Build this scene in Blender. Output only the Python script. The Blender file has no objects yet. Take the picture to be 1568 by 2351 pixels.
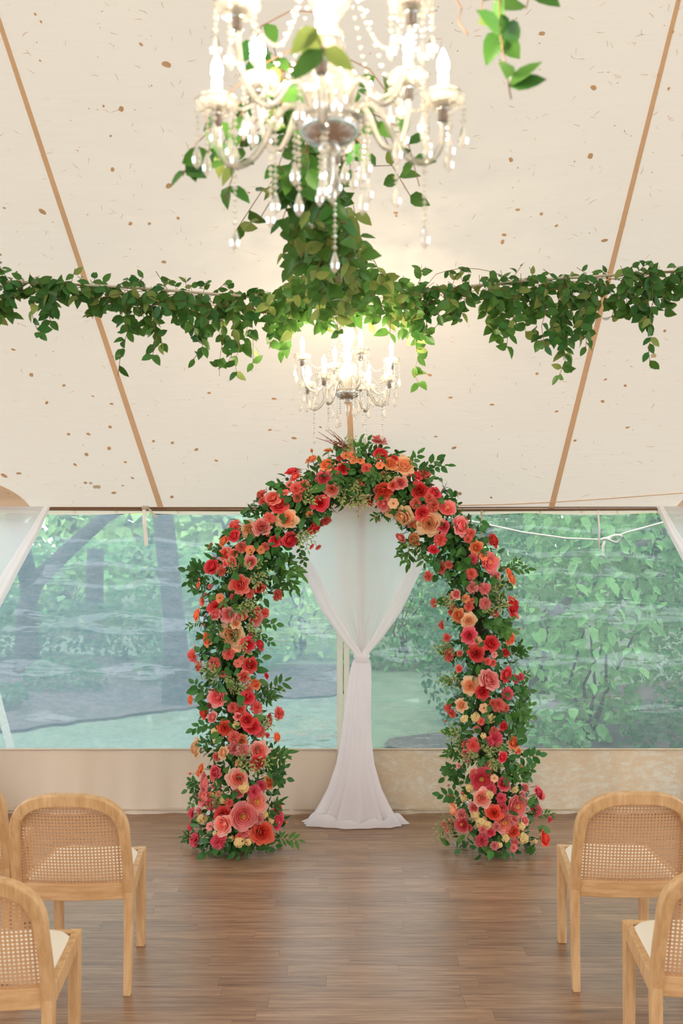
import bpy, math, random
from mathutils import Vector, Matrix, Quaternion
random.seed(11)
S = bpy.context.scene
COL = S.collection
PI = math.pi
# ------------------------------------------------------------------ camera, world, exposure
FPX, H, YH, XC = 2286.0, 1.90, 1190.0, 784.0        # focal length in px of the 1568x2351 frame, eye height, horizon row
cam_d = bpy.data.cameras.new('camera')
cam = bpy.data.objects.new('camera', cam_d); COL.objects.link(cam)
cam.location = (0, 0, H); cam.rotation_euler = (PI/2, 0, 0)
cam_d.sensor_fit = 'VERTICAL'; cam_d.sensor_height = 36.0; cam_d.lens = 36.0*FPX/2351.0
cam_d.shift_y = (YH-1175.5)/2351.0
cam_d.clip_start = 0.05; cam_d.clip_end = 300
cam_d.dof.use_dof = True; cam_d.dof.focus_distance = 5.8; cam_d.dof.aperture_fstop = 4.0
S.camera = cam
W = bpy.data.worlds.new('overcast_sky'); S.world = W; W.use_nodes = True
bg = W.node_tree.nodes['Background']; bg.inputs[0].default_value = (0.90, 0.95, 1.0, 1); bg.inputs[1].default_value = 2.15
S.view_settings.view_transform = 'Standard'; S.view_settings.look = 'None'
S.view_settings.exposure = 0.55; S.view_settings.gamma = 1.0; S.view_settings.use_curve_mapping = False
S.cycles.use_denoising = True
S.cycles.max_bounces = 10; S.cycles.diffuse_bounces = 5; S.cycles.glossy_bounces = 4
S.cycles.transmission_bounces = 6; S.cycles.transparent_max_bounces = 16
S.cycles.sample_clamp_indirect = 4.0; S.cycles.caustics_reflective = False; S.cycles.caustics_refractive = False
sun_d = bpy.data.lights.new('sun', 'SUN'); sun_d.energy = 2.0; sun_d.angle = 0.6; sun_d.color = (1.0, 0.93, 0.82)
sun = bpy.data.objects.new('sun', sun_d); COL.objects.link(sun); sun.rotation_euler = (math.radians(24), math.radians(-12), 0)

def P(px, py, d):                                    # a photograph pixel at distance d along the view axis
    return Vector(((px-XC)/FPX*d, d, H-(py-YH)/FPX*d))
YW, ZE, SL = 6.39, 1.96, 0.663                        # back wall distance, eave height, roof slope
def roof_z(y): return ZE + SL*(YW-y)
def on_roof(px, py, off=0.0):
    s = (YH-py)/FPX
    d = (ZE+SL*YW-H)/(s+SL)
    p = P(px, py, d); p.z -= off
    return p

# ------------------------------------------------------------------ materials
MATS = {}
def srgb(r, g, b):
    f = lambda c: ((c/255+0.055)/1.055)**2.4 if c/255 > 0.04045 else c/255/12.92
    return (f(r), f(g), f(b), 1)
def newmat(name):
    m = bpy.data.materials.new(name); m.use_nodes = True
    nt = m.node_tree; nt.nodes.clear()
    out = nt.nodes.new('ShaderNodeOutputMaterial')
    return m, nt, out
def N(nt, t, **kw):
    n = nt.nodes.new('ShaderNode'+t)
    for k, v in kw.items(): setattr(n, k, v)
    return n
def L(nt, a, b): nt.links.new(a, b)
def mixrgb(nt, fac, a, b, blend='MIX'):
    n = N(nt, 'Mix', data_type='RGBA', blend_type=blend)
    for sock, v in ((n.inputs[0], fac), (n.inputs[6], a), (n.inputs[7], b)):
        if hasattr(v, 'is_output'): L(nt, v, sock)
        else: sock.default_value = v
    return n.outputs[2]
def noise(nt, scale, detail=3, vec=None, rough=0.5):
    n = N(nt, 'TexNoise'); n.inputs['Scale'].default_value = scale; n.inputs['Detail'].default_value = detail
    n.inputs['Roughness'].default_value = rough
    if vec is not None: L(nt, vec, n.inputs['Vector'])
    return n.outputs['Fac']
def mapped(nt, scale, coord='Position'):
    if coord == 'Position': src = N(nt, 'NewGeometry').outputs['Position']
    else: src = N(nt, 'TexCoord').outputs[coord]
    mp = N(nt, 'Mapping'); mp.inputs['Scale'].default_value = scale; L(nt, src, mp.inputs['Vector'])
    return mp.outputs[0]
def ramp(nt, fac, stops):
    r = N(nt, 'ValToRGB'); L(nt, fac, r.inputs[0])
    el = r.color_ramp.elements
    while len(el) < len(stops): el.new(0.5)
    for e, (p, c) in zip(el, stops): e.position = p; e.color = c
    return r.outputs[0]
def simple(name, col, rough=0.5, metal=0.0, var=0.12, nscale=12.0, bump=0.0, bscale=60.0, spec=0.5):
    m, nt, out = newmat(name); MATS[name] = m
    p = N(nt, 'BsdfPrincipled'); p.inputs['Roughness'].default_value = rough; p.inputs['Metallic'].default_value = metal
    p.inputs['Specular IOR Level'].default_value = spec
    f = noise(nt, nscale, 4, mapped(nt, (1, 1, 1)))
    dark = tuple(c*(1-var) for c in col[:3])+(1,); lite = tuple(min(1, c*(1+var)) for c in col[:3])+(1,)
    L(nt, mixrgb(nt, f, dark, lite), p.inputs['Base Color'])
    if bump:
        b = N(nt, 'Bump'); b.inputs['Strength'].default_value = bump; b.inputs['Distance'].default_value = 0.01
        L(nt, noise(nt, bscale, 3, mapped(nt, (1, 1, 1))), b.inputs['Height']); L(nt, b.outputs[0], p.inputs['Normal'])
    L(nt, p.outputs[0], out.inputs[0]); return m
def sheet(name, col, col2=None, trans=0.5, clear=0.0, gloss=0.0, nscale=8, rough=0.4, nvec=(1, 1, 1), bump=0.0, bvec=None, bscale=30, bdist=0.01, tcol=None, attr=None, rnd=0.0, tint=None, crinkle=False):
    """thin sheet: diffuse + light passing through (translucent), optionally partly clear and partly glossy"""
    m, nt, out = newmat(name); MATS[name] = m
    if attr:
        a = N(nt, 'Attribute'); a.attribute_name = attr; f = a.outputs['Fac']
    else: f = noise(nt, nscale, 4, mapped(nt, nvec))
    if crinkle:
        f = ramp(nt, noise(nt, 1.0, 8, mapped(nt, (16, 1, 44)), 0.75), [(0.36, (0, 0, 0, 1)), (0.66, (1, 1, 1, 1))])
    c = mixrgb(nt, f, col, col2 or tuple(x*0.9 for x in col[:3])+(1,))
    if rnd:
        oi = N(nt, 'ObjectInfo'); hs = N(nt, 'HueSaturation'); L(nt, c, hs.inputs['Color'])
        mr = N(nt, 'MapRange'); L(nt, oi.outputs['Random'], mr.inputs[0]); mr.inputs[3].default_value = 1-rnd; mr.inputs[4].default_value = 1+rnd
        L(nt, mr.outputs[0], hs.inputs['Value'])
        mh = N(nt, 'MapRange'); L(nt, oi.outputs['Random'], mh.inputs[0]); mh.inputs[3].default_value = 0.5+rnd*0.05; mh.inputs[4].default_value = 0.5-rnd*0.05
        L(nt, mh.outputs[0], hs.inputs['Hue']); c = hs.outputs[0]
    d = N(nt, 'BsdfDiffuse'); t = N(nt, 'BsdfTranslucent'); L(nt, c, d.inputs[0])
    if tcol: t.inputs[0].default_value = tcol
    else: L(nt, c, t.inputs[0])
    mx = N(nt, 'MixShader'); mx.inputs[0].default_value = trans; L(nt, d.outputs[0], mx.inputs[1]); L(nt, t.outputs[0], mx.inputs[2])
    cur = mx.outputs[0]
    nrm = None
    if bump:
        b = N(nt, 'Bump'); b.inputs['Strength'].default_value = bump; b.inputs['Distance'].default_value = bdist
        hgt = noise(nt, bscale, 4, mapped(nt, bvec or (1, 1, 1)), 0.6)
        if crinkle:
            r1 = ramp(nt, hgt, [(0.56, (0, 0, 0, 1)), (0.70, (1, 1, 1, 1))]); sx = N(nt, 'SeparateXYZ'); L(nt, N(nt, 'NewGeometry').outputs['Position'], sx.inputs[0])
            mx_ = N(nt, 'MapRange'); L(nt, sx.outputs[0], mx_.inputs[0]); mx_.inputs[1].default_value = -3; mx_.inputs[2].default_value = 3
            band = ramp(nt, mx_.outputs[0], [(0.0, (0.10, 0.10, 0.10, 1)), (0.40, (0.12, 0.12, 0.12, 1)), (0.44, (1, 1, 1, 1)), (0.53, (0.9, 0.9, 0.9, 1)), (0.62, (0.35, 0.35, 0.35, 1)), (0.75, (0.6, 0.6, 0.6, 1)), (1.0, (0.3, 0.3, 0.3, 1))])
            r2 = mixrgb(nt, 1.0, band, ramp(nt, noise(nt, 1.3, 2, mapped(nt, (1, 1, 1.6))), [(0.36, (0.15, 0.15, 0.15, 1)), (0.6, (1, 1, 1, 1))]), 'MULTIPLY')
            hgt = mixrgb(nt, 1.0, r1, r2, 'MULTIPLY')
        L(nt, hgt, b.inputs['Height']); nrm = b.outputs[0]
    if nrm and not clear: L(nt, nrm, d.inputs['Normal'])
    if clear:
        tr = N(nt, 'BsdfTransparent'); tr.inputs[0].default_value = tint or (1, 1, 1, 1)
        m2 = N(nt, 'MixShader'); m2.inputs[0].default_value = clear; L(nt, cur, m2.inputs[1]); L(nt, tr.outputs[0], m2.inputs[2]); cur = m2.outputs[0]
    if gloss:
        g = N(nt, 'BsdfGlossy'); g.inputs['Roughness'].default_value = rough; g.inputs[0].default_value = (1, 1, 1, 1)
        if nrm: L(nt, nrm, g.inputs['Normal'])
        m3 = N(nt, 'MixShader')
        fr = N(nt, 'Fresnel'); fr.inputs[0].default_value = 1.45
        if nrm: L(nt, nrm, fr.inputs['Normal'])
        mm = N(nt, 'Math', operation='MULTIPLY'); L(nt, fr.outputs[0], mm.inputs[0]); mm.inputs[1].default_value = gloss
        L(nt, mm.outputs[0], m3.inputs[0]); L(nt, cur, m3.inputs[1]); L(nt, g.outputs[0], m3.inputs[2]); cur = m3.outputs[0]
    L(nt, cur, out.inputs[0]); return m
def emit(name, col, strength):
    m, nt, out = newmat(name); MATS[name] = m
    e = N(nt, 'Emission'); e.inputs[0].default_value = col; e.inputs[1].default_value = strength; L(nt, e.outputs[0], out.inputs[0]); return m

sheet('canvas', srgb(232, 222, 210), srgb(228, 217, 204), trans=0.55, nscale=1.6, tcol=srgb(162, 153, 142), bump=0.25, bvec=(1.2, 9, 9), bscale=3.0, bdist=0.02)
sheet('webbing', srgb(244, 208, 174), srgb(238, 200, 166), trans=0.25, nscale=30)
sheet('patch', srgb(240, 212, 184), srgb(234, 205, 176), trans=0.25, nscale=20)
sheet('dry_leaf', srgb(240, 206, 172), srgb(218, 174, 136), trans=0.15, nscale=60)
sheet('stain', srgb(236, 222, 200), srgb(228, 212, 188), trans=0.1, nscale=40)
simple('cord_brown', srgb(120, 88, 60), 0.8)
simple('skirt_vinyl', srgb(220, 202, 180), 0.55, var=0.06, nscale=3, bump=0.25, bscale=5)
sheet('hem', srgb(232, 220, 202), trans=0.5, nscale=20)
# right hand skirt: the same vinyl with pale scuffs and scratches
m, nt, out = newmat('scuffed_vinyl'); MATS['scuffed_vinyl'] = m
p = N(nt, 'BsdfPrincipled'); p.inputs['Roughness'].default_value = 0.5
f1 = noise(nt, 3.0, 6, mapped(nt, (1.2, 1, 2.0)), 0.72); f2 = noise(nt, 30.0, 6, mapped(nt, (0.6, 1, 1.2)), 0.8)
mu = N(nt, 'Math', operation='MULTIPLY'); L(nt, f1, mu.inputs[0]); L(nt, f2, mu.inputs[1])
f3 = noise(nt, 5.0, 3, mapped(nt, (1, 1, 1))); vv = N(nt, 'TexVoronoi', feature='DISTANCE_TO_EDGE'); vv.inputs['Scale'].default_value = 2.6
va_ = N(nt, 'VectorMath', operation='ADD'); L(nt, mapped(nt, (1.3, 1, 1.0)), va_.inputs[0]); L(nt, f3, va_.inputs[1]); L(nt, va_.outputs[0], vv.inputs['Vector'])
lines = ramp(nt, vv.outputs['Distance'], [(0.0, (0.8, 0.8, 0.8, 1)), (0.018, (0, 0, 0, 1))])
broken = mixrgb(nt, 1.0, lines, ramp(nt, f2, [(0.45, (0, 0, 0, 1)), (0.6, (1, 1, 1, 1))]), 'MULTIPLY')
patchy = ramp(nt, mu.outputs[0], [(0.225, (0, 0, 0, 1)), (0.37, (0.7, 0.7, 0.7, 1))])
fac = mixrgb(nt, 1.0, patchy, broken, 'LIGHTEN')
L(nt, mixrgb(nt, fac, srgb(214, 192, 160), srgb(224, 228, 216)), p.inputs['Base Color']); L(nt, p.outputs[0], out.inputs[0])
VB = dict(trans=0.75, gloss=1.7, rough=0.06, nscale=2.2, nvec=(0.7, 1, 2.2), bump=1.0, bvec=(5.0, 6, 42), bscale=1.6, bdist=0.016, crinkle=True)
sheet('vinyl', srgb(204, 224, 240), srgb(162, 200, 220), clear=0.61, tint=(0.88, 0.97, 0.99, 1), **VB)
sheet('vinyl_right', srgb(188, 206, 208), srgb(126, 162, 172), clear=0.73, tint=(0.86, 0.95, 0.95, 1), **VB)
sheet('sheer', srgb(252, 246, 246), srgb(250, 242, 242), trans=0.65, clear=0.13, nscale=6)
sheet('sheer_dense', srgb(254, 251, 252), srgb(253, 248, 250), trans=0.4, clear=0.03, nscale=6)
simple('pole_wood', srgb(196, 150, 112), 0.6)
simple('white_cloth', srgb(240, 234, 228), 0.8)
simple('rope', srgb(214, 200, 180), 0.8)
simple('clip', srgb(228, 220, 200), 0.4)
# floor planks
m, nt, out = newmat('plank'); MATS['plank'] = m
p = N(nt, 'BsdfPrincipled')
oi = N(nt, 'ObjectInfo'); geo = N(nt, 'NewGeometry')
mp = N(nt, 'Mapping'); mp.inputs['Scale'].default_value = (2.2, 46, 1); L(nt, geo.outputs['Position'], mp.inputs[0])
cx = N(nt, 'CombineXYZ'); ml = N(nt, 'Math', operation='MULTIPLY'); L(nt, oi.outputs['Random'], ml.inputs[0]); ml.inputs[1].default_value = 37; L(nt, ml.outputs[0], cx.inputs[0]); L(nt, ml.outputs[0], cx.inputs[2])
va = N(nt, 'VectorMath', operation='ADD'); L(nt, mp.outputs[0], va.inputs[0]); L(nt, cx.outputs[0], va.inputs[1])
g1 = noise(nt, 1.6, 6, va.outputs[0], 0.62); g2 = noise(nt, 5.5, 4, va.outputs[0], 0.6)
c1 = ramp(nt, g1, [(0.32, srgb(128, 94, 70)), (0.5, srgb(160, 124, 94)), (0.68, srgb(184, 148, 116))])
c2 = mixrgb(nt, ramp(nt, g2, [(0.35, (0.72, 0.72, 0.72, 1)), (0.65, (1.06, 1.06, 1.06, 1))]), (0, 0, 0, 1), c1)
c2 = mixrgb(nt, 1.0, c1, ramp(nt, g2, [(0.35, (0.80, 0.80, 0.82, 1)), (0.65, (1, 1, 1, 1))]), 'MULTIPLY')
rv = ramp(nt, oi.outputs['Random'], [(0.0, (0.76, 0.76, 0.78, 1)), (0.5, (0.9, 0.89, 0.88, 1)), (1.0, (1, 1, 1, 1))])
L(nt, mixrgb(nt, 1.0, c2, rv, 'MULTIPLY'), p.inputs['Base Color'])
rr = N(nt, 'MapRange'); L(nt, noise(nt, 1.3, 3, mapped(nt, (1, 1, 1))), rr.inputs[0]); rr.inputs[3].default_value = 0.24; rr.inputs[4].default_value = 0.46
L(nt, rr.outputs[0], p.inputs['Roughness']); p.inputs['Specular IOR Level'].default_value = 0.6
bp = N(nt, 'Bump'); bp.inputs['Strength'].default_value = 0.12; bp.inputs['Distance'].default_value = 0.004; L(nt, g1, bp.inputs['Height']); L(nt, bp.outputs[0], p.inputs['Normal'])
L(nt, p.outputs[0], out.inputs[0])
simple('floor_base', srgb(92, 70, 52), 0.6)
# chair timber
m, nt, out = newmat('oak'); MATS['oak'] = m
p = N(nt, 'BsdfPrincipled'); p.inputs['Roughness'].default_value = 0.45
g = noise(nt, 3.0, 5, mapped(nt, (14, 14, 2.2), 'Object'), 0.6)
L(nt, ramp(nt, g, [(0.3, srgb(184, 138, 90)), (0.55, srgb(206, 164, 116)), (0.75, srgb(218, 178, 132))]), p.inputs['Base Color']); L(nt, p.outputs[0], out.inputs[0])
m, nt, out = newmat('oak_rail'); MATS['oak_rail'] = m
p = N(nt, 'BsdfPrincipled'); p.inputs['Roughness'].default_value = 0.45
g = noise(nt, 3.0, 5, mapped(nt, (2.2, 12, 16), 'Object'), 0.6)
L(nt, ramp(nt, g, [(0.3, srgb(186, 138, 90)), (0.55, srgb(206, 162, 114)), (0.75, srgb(218, 178, 132))]), p.inputs['Base Color']); L(nt, p.outputs[0], out.inputs[0])
simple('cane', srgb(206, 160, 118), 0.55, var=0.15, nscale=90)
simple('linen', srgb(226, 216, 198), 0.9, var=0.04, bump=0.1, bscale=300)
# greenery
sheet('leaf', srgb(58, 104, 44), srgb(84, 132, 58), trans=0.30, nscale=22, gloss=0.5, rough=0.35, rnd=0.28)
sheet('leaf_deep', srgb(44, 98, 46), srgb(78, 134, 60), trans=0.25, nscale=26, gloss=0.5, rough=0.38, rnd=0.22)
sheet('leaf_pale', srgb(150, 164, 92), srgb(120, 146, 78), trans=0.35, nscale=22, gloss=0.3, rnd=0.2)
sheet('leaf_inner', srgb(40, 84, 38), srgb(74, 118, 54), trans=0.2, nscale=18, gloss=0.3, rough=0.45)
sheet('leaf_cream', srgb(206, 208, 150), srgb(186, 194, 126), trans=0.3, nscale=30)
simple('stem_green', srgb(92, 104, 54), 0.6)
simple('twig_brown', srgb(134, 92, 62), 0.7)
simple('twig_red', srgb(128, 50, 48), 0.6)
simple('core_brown', srgb(52, 54, 34), 0.9)
def petal(name, tip, heart): sheet(name, heart, tip, trans=0.42, attr='tip', rnd=0.10)
petal('p_red', srgb(250, 104, 106), srgb(226, 46, 64))
petal('p_coral', srgb(255, 158, 142), srgb(240, 98, 92))
petal('p_pink', srgb(255, 186, 178), srgb(240, 112, 118))
petal('p_peach', srgb(255, 218, 178), srgb(252, 192, 144))
petal('p_orange', srgb(255, 180, 130), srgb(244, 124, 78))
petal('p_fire', srgb(252, 128, 102), srgb(238, 78, 66))
petal('p_yellow', srgb(252, 230, 172), srgb(244, 204, 128))
petal('p_blush', srgb(255, 206, 190), srgb(246, 146, 122))
petal('p_deep', srgb(250, 132, 142), srgb(228, 70, 100))
simple('stamen', srgb(240, 190, 90), 0.7)
# chandelier
m, nt, out = newmat('crystal'); MATS['crystal'] = m
gl = N(nt, 'BsdfGlossy'); gl.inputs['Roughness'].default_value = 0.08; gl.inputs[0].default_value = (1, 1, 1, 1)
tp = N(nt, 'BsdfTransparent'); tp.inputs[0].default_value = (0.97, 0.95, 0.92, 1); tl = N(nt, 'BsdfTranslucent'); tl.inputs[0].default_value = (0.95, 0.92, 0.88, 1)
df = N(nt, 'BsdfDiffuse'); df.inputs[0].default_value = (0.95, 0.92, 0.88, 1)
a1 = N(nt, 'MixShader'); a1.inputs[0].default_value = 0.5; L(nt, tl.outputs[0], a1.inputs[1]); L(nt, df.outputs[0], a1.inputs[2])
a2 = N(nt, 'MixShader'); a2.inputs[0].default_value = 0.66; L(nt, a1.outputs[0], a2.inputs[1]); L(nt, tp.outputs[0], a2.inputs[2])
lw = N(nt, 'LayerWeight'); lw.inputs[0].default_value = 0.32
a3 = N(nt, 'MixShader'); L(nt, lw.outputs['Fresnel'], a3.inputs[0]); L(nt, a2.outputs[0], a3.inputs[1]); L(nt, gl.outputs[0], a3.inputs[2]); L(nt, a3.outputs[0], out.inputs[0])
simple('chrome', (0.62, 0.62, 0.62, 1), 0.18, 1.0, var=0.03)
simple('candle_white', srgb(250, 244, 232), 0.5, var=0.02)
emit('bulb_glow', (1.0, 0.82, 0.58, 1), 330.0)
# outdoors
simple('lawn', srgb(88, 104, 82), 0.95, var=0.4, nscale=2.2)
simple('mulch', srgb(62, 54, 54), 1.0, var=0.3, nscale=9)
simple('bark', srgb(50, 46, 50), 0.95, var=0.3, nscale=7, bump=0.6, bscale=12)
for nm, a, b in (('shrub_leaf', (92, 148, 90), (150, 194, 130)), ('shrub_mid', (64, 118, 76), (128, 176, 116)), ('shrub_dark', (36, 74, 54), (88, 136, 90)), ('tree_leaf', (132, 182, 108), (208, 232, 160)), ('tree_dark', (72, 122, 80), (136, 180, 116))):
    sheet(nm, srgb(*a), srgb(*b), trans=0.35, nscale=2.5)

# ------------------------------------------------------------------ mesh helpers
class MB:
    def __init__(s): s.v = []; s.f = []; s.m = []; s.a = []
    def add(s, verts, faces, mat=0, attr=None):
        o = len(s.v); s.v.extend(verts); s.f.extend([tuple(i+o for i in f) for f in faces]); s.m.extend([mat]*len(faces))
        s.a.extend(attr if attr is not None else [0.5]*len(verts))
    def box(s, c, d, mat=0, M=None):
        x, y, z = (k/2 for k in d); c = Vector(c)
        vs = [Vector((sx*x, sy*y, sz*z)) for sx in (-1, 1) for sy in (-1, 1) for sz in (-1, 1)]
        if M: vs = [M @ v for v in vs]
        s.add([v+c for v in vs], [(0, 1, 3, 2), (4, 6, 7, 5), (0, 4, 5, 1), (2, 3, 7, 6), (0, 2, 6, 4), (1, 5, 7, 3)], mat)
    def tube(s, pts, rad, n=6, mat=0, cap=True):
        pts = [Vector(p) for p in pts]; k = len(pts)
        rs = rad if isinstance(rad, (list, tuple)) else [rad]*k
        ring = []; up = Vector((0, 0, 1))
        t0 = (pts[1]-pts[0]).normalized()
        ref = t0.orthogonal().normalized()
        for i in range(k):
            t = (pts[min(i+1, k-1)]-pts[max(i-1, 0)])
            if t.length < 1e-9: t = t0
            t.normalize(); ref = (ref - t*ref.dot(t))
            ref = ref.normalized() if ref.length > 1e-6 else t.orthogonal().normalized()
            b = t.cross(ref)
            ring += [pts[i]+(ref*math.cos(2*PI*j/n)+b*math.sin(2*PI*j/n))*rs[i] for j in range(n)]
        fs = [(i*n+j, i*n+(j+1) % n, (i+1)*n+(j+1) % n, (i+1)*n+j) for i in range(k-1) for j in range(n)]
        if cap: fs += [tuple(range(n-1, -1, -1)), tuple((k-1)*n+j for j in range(n))]
        s.add(ring, fs, mat)
    def lathe(s, prof, n=16, mat=0, c=(0, 0, 0)):
        c = Vector(c); k = len(prof)
        vs = [c+Vector((r*math.cos(2*PI*j/n), r*math.sin(2*PI*j/n), z)) for r, z in prof for j in range(n)]
        fs = [(i*n+j, i*n+(j+1) % n, (i+1)*n+(j+1) % n, (i+1)*n+j) for i in range(k-1) for j in range(n)]
        s.add(vs, fs, mat)
    def grid(s, fn, nu, nv, mat=0, close=False):
        vs = [Vector(fn(i/nu, j/nv)) for j in range(nv+1) for i in range(nu+(0 if close else 1))]
        w = nu if close else nu+1
        fs = [(j*w+i, j*w+(i+1) % w, (j+1)*w+(i+1) % w, (j+1)*w+i) for j in range(nv) for i in range(nu)]
        s.add(vs, fs, mat)
    def mesh(s, name, mats, smooth=True, attr=False):
        me = bpy.data.meshes.new(name); me.from_pydata([tuple(v) for v in s.v], [], s.f)
        for m_ in mats: me.materials.append(MATS[m_])
        me.polygons.foreach_set('material_index', s.m)
        if smooth: me.polygons.foreach_set('use_smooth', [True]*len(s.f))
        if attr:
            at = me.attributes.new('tip', 'FLOAT', 'POINT'); at.data.foreach_set('value', s.a)
        me.update(); return me
    def build(s, name, mats, parent=None, smooth=True, **kw):
        if isinstance(mats, str): mats = [mats]
        return link(name, s.mesh(name, mats, smooth), parent, **kw)
def link(name, me, parent=None, mat=None, label=None, cat=None, group=None, kind=None):
    o = bpy.data.objects.new(name, me); COL.objects.link(o)
    if parent is not None: o.parent = parent
    if mat is not None: o.matrix_local = mat
    tag(o, label, cat, group, kind); return o
def tag(o, label=None, cat=None, group=None, kind=None):
    if label: o['label'] = label
    if cat: o['category'] = cat
    if group: o['group'] = group
    if kind: o['kind'] = kind
    return o
def empty(name, loc, label=None, cat=None, group=None, rz=0):
    o = bpy.data.objects.new(name, None); COL.objects.link(o); o.location = loc; o.rotation_euler = (0, 0, rz)
    return tag(o, label, cat, group)
def copy_tree(o, parent=None):
    c = o.copy(); COL.objects.link(c); c.parent = parent
    for ch in [x for x in o.children]: copy_tree(ch, c)
    return c
def frame(loc, ydir, ndir, sc):
    """matrix whose local Y runs along ydir and local Z near ndir"""
    y = Vector(ydir).normalized(); n = Vector(ndir); z = n - y*n.dot(y)
    z = z.normalized() if z.length > 1e-5 else y.orthogonal().normalized()
    x = y.cross(z)
    M = Matrix((x, y, z)).transposed().to_4x4()
    if not hasattr(sc, '__len__'): sc = (sc, sc, sc)
    return Matrix.Translation(loc) @ M @ Matrix.Diagonal((*sc, 1))
def rnd(a, b): return random.uniform(a, b)
def rvec(k=1.0): return Vector((rnd(-k, k), rnd(-k, k), rnd(-k, k)))
def interp(x, tab):
    if x <= tab[0][0]: return tab[0][1]
    for (x0, y0), (x1, y1) in zip(tab, tab[1:]):
        if x <= x1: return y0+(y1-y0)*(x-x0)/(x1-x0)
    return tab[-1][1]
def leaf_geo(w=0.55, fold=0.10, droop=0.18, segs=4, point=0.8):
    """leaf from (0,0,0) along +Y, length 1"""
    vs = []; fs = []
    for i in range(segs+1):
        t = i/segs; half = w/2*(math.sin(PI*min(1, t**point))**0.75 if 0 < t < 1 else 0.02)
        z = -droop*t*t
        vs += [Vector((-half, t, z+fold*half*2)), Vector((0, t, z)), Vector((half, t, z+fold*half*2))]
    for i in range(segs):
        a = i*3; fs += [(a, a+1, a+4, a+3), (a+1, a+2, a+5, a+4)]
    return vs, fs
LEAF = leaf_geo(); LEAF_B = leaf_geo(0.66, 0.22, 0.34); LEAF_C = leaf_geo(0.36, 0.12, 0.25)
def leaf_mesh(name, geo, mat):
    b = MB(); b.add(geo[0], geo[1]); return b.mesh(name, [mat])
def put_leaf(mb, geo, M, mat=0): mb.add([M @ v for v in geo[0]], geo[1], mat)

# ------------------------------------------------------------------ the tent: roof, walls, floor
XL, XR, YR = -6.0, 6.0, 0.6                            # side limits, ridge
b = MB()
def roof_pt(u, v):
    x = XL+(XR-XL)*u; y = YW+(YR-YW)*v
    return (x, y, roof_z(y) - 0.035*math.sin(PI*v)*(0.5+0.5*math.cos(2*PI*(x-0.1)/2.45)))
b.grid(roof_pt, 72, 40)
zr = roof_z(YR)
b.grid(lambda u, v: (XL+(XR-XL)*u, YR-(YW-YR)*v, zr-(zr-ZE)*v), 24, 20)
CEIL = b.build('ceiling', 'canvas', kind='structure')
def seam_x(xe, y): return xe-0.042*(YW-y)
for i, xe in enumerate((-1.156, 0.08, 1.344)):
    b = MB()
    def fn(u, v, xe=xe):
        y = YW-(YW-YR)*v; x = seam_x(xe, y)+(u-0.5)*(0.038-0.022*min(1, v*1.9)); p = roof_pt((x-XL)/(XR-XL), v)
        return (x, y, p[2]-0.004)
    b.grid(fn, 1, 40); b.build('trim_%d' % (i+1), 'webbing', kind='structure')
POLES = (-2.39, 0.125, 2.54)
for i, xp in enumerate(POLES):
    b = MB(); vs = [Vector((xp, YW, 0))]
    n = 24; ring = []
    for j in range(n+1):
        a = PI*j/n; ring.append((xp+0.40*math.cos(a), YW-0.315*math.sin(a)))
    rows = 5
    pts = []
    for k in range(rows+1):
        for (x, y) in ring:
            xx = xp+(x-xp)*k/rows; yy = YW-(YW-y)*k/rows; v_ = (YW-yy)/(YW-YR)
            pts.append(Vector((xx, yy, roof_pt((xx-XL)/(XR-XL), v_)[2]-0.003)))
    fs = [(k*(n+1)+j, k*(n+1)+j+1, (k+1)*(n+1)+j+1, (k+1)*(n+1)+j) for k in range(rows) for j in range(n)]
    b.add(pts, fs); b.build('trim_%d' % (i+4), 'patch', kind='structure')
b = MB()                                               # sewn line curving up the roof on the right
pts = [on_roof(px, py, 0.01) for px, py in ((1030, 1157), (1150, 1155), (1260, 1150), (1400, 1141), (1568, 1128), (1750, 1110))]
b.tube(pts, 0.0032, 5); b.build('trim_7', 'webbing', kind='structure')
# wall panels, each a sheet of clear vinyl over an opaque skirt, meeting at a doubled edge near the middle pole
YV = 6.42; XJ = 0.015
zb = 0.415
def vinyl(x0, x1, name, mat):
    b = MB()
    b.grid(lambda u, v: (x0+(x1-x0)*u, YV+0.010*math.sin(9*u*(x1-x0)+5*v)+0.006*math.sin(31*v+3*u), zb+(1.925-zb)*v), 60, 24)
    return b.build(name, mat, kind='structure')
vinyl(XL, XJ-0.03, 'window_1', 'vinyl'); vinyl(XJ+0.03, XR, 'window_2', 'vinyl_right')
def skirt(x0, x1, name, mat, lab):
    b = MB()
    b.grid(lambda u, v: (x0+(x1-x0)*u, YV-0.012+(0.014*math.sin(13*u*(x1-x0))+0.006*math.sin(37*u*(x1-x0)+2))*(1-v*0.8), -0.005+(zb+0.01)*v), 160, 6)
    b.tube([(x0, YV-0.018, zb), (x1, YV-0.018, zb)], 0.006, 6)
    b.tube([(x0, YV-0.025, 0.03), (x1, YV-0.025, 0.03)], 0.005, 6)
    return b.build(name, mat, kind='structure')
skirt(XL, XJ, 'wall_back', 'skirt_vinyl', ''); skirt(XJ, XR, 'wall_back_right', 'scuffed_vinyl', '')
for i, (xa, xb) in enumerate(((XJ-0.045, XJ-0.006), (XJ+0.0, XJ+0.036))):
    b = MB(); b.grid(lambda u, v: (xa+(xb-xa)*u, YV-0.03-0.006*math.sin(PI*u)+0.004*math.sin(9*v), 0.25+1.68*v), 4, 20)
    b.build('trim_%d' % (i+8), 'hem', kind='structure')
b = MB()                                               # top hem, gently scalloped between its clips
b.grid(lambda u, v: (XL+(XR-XL)*u, YV-0.03, 1.968-v*(0.034+0.012*abs(math.sin(PI*(u*12+0.2)/0.82)))), 200, 2)
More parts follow.
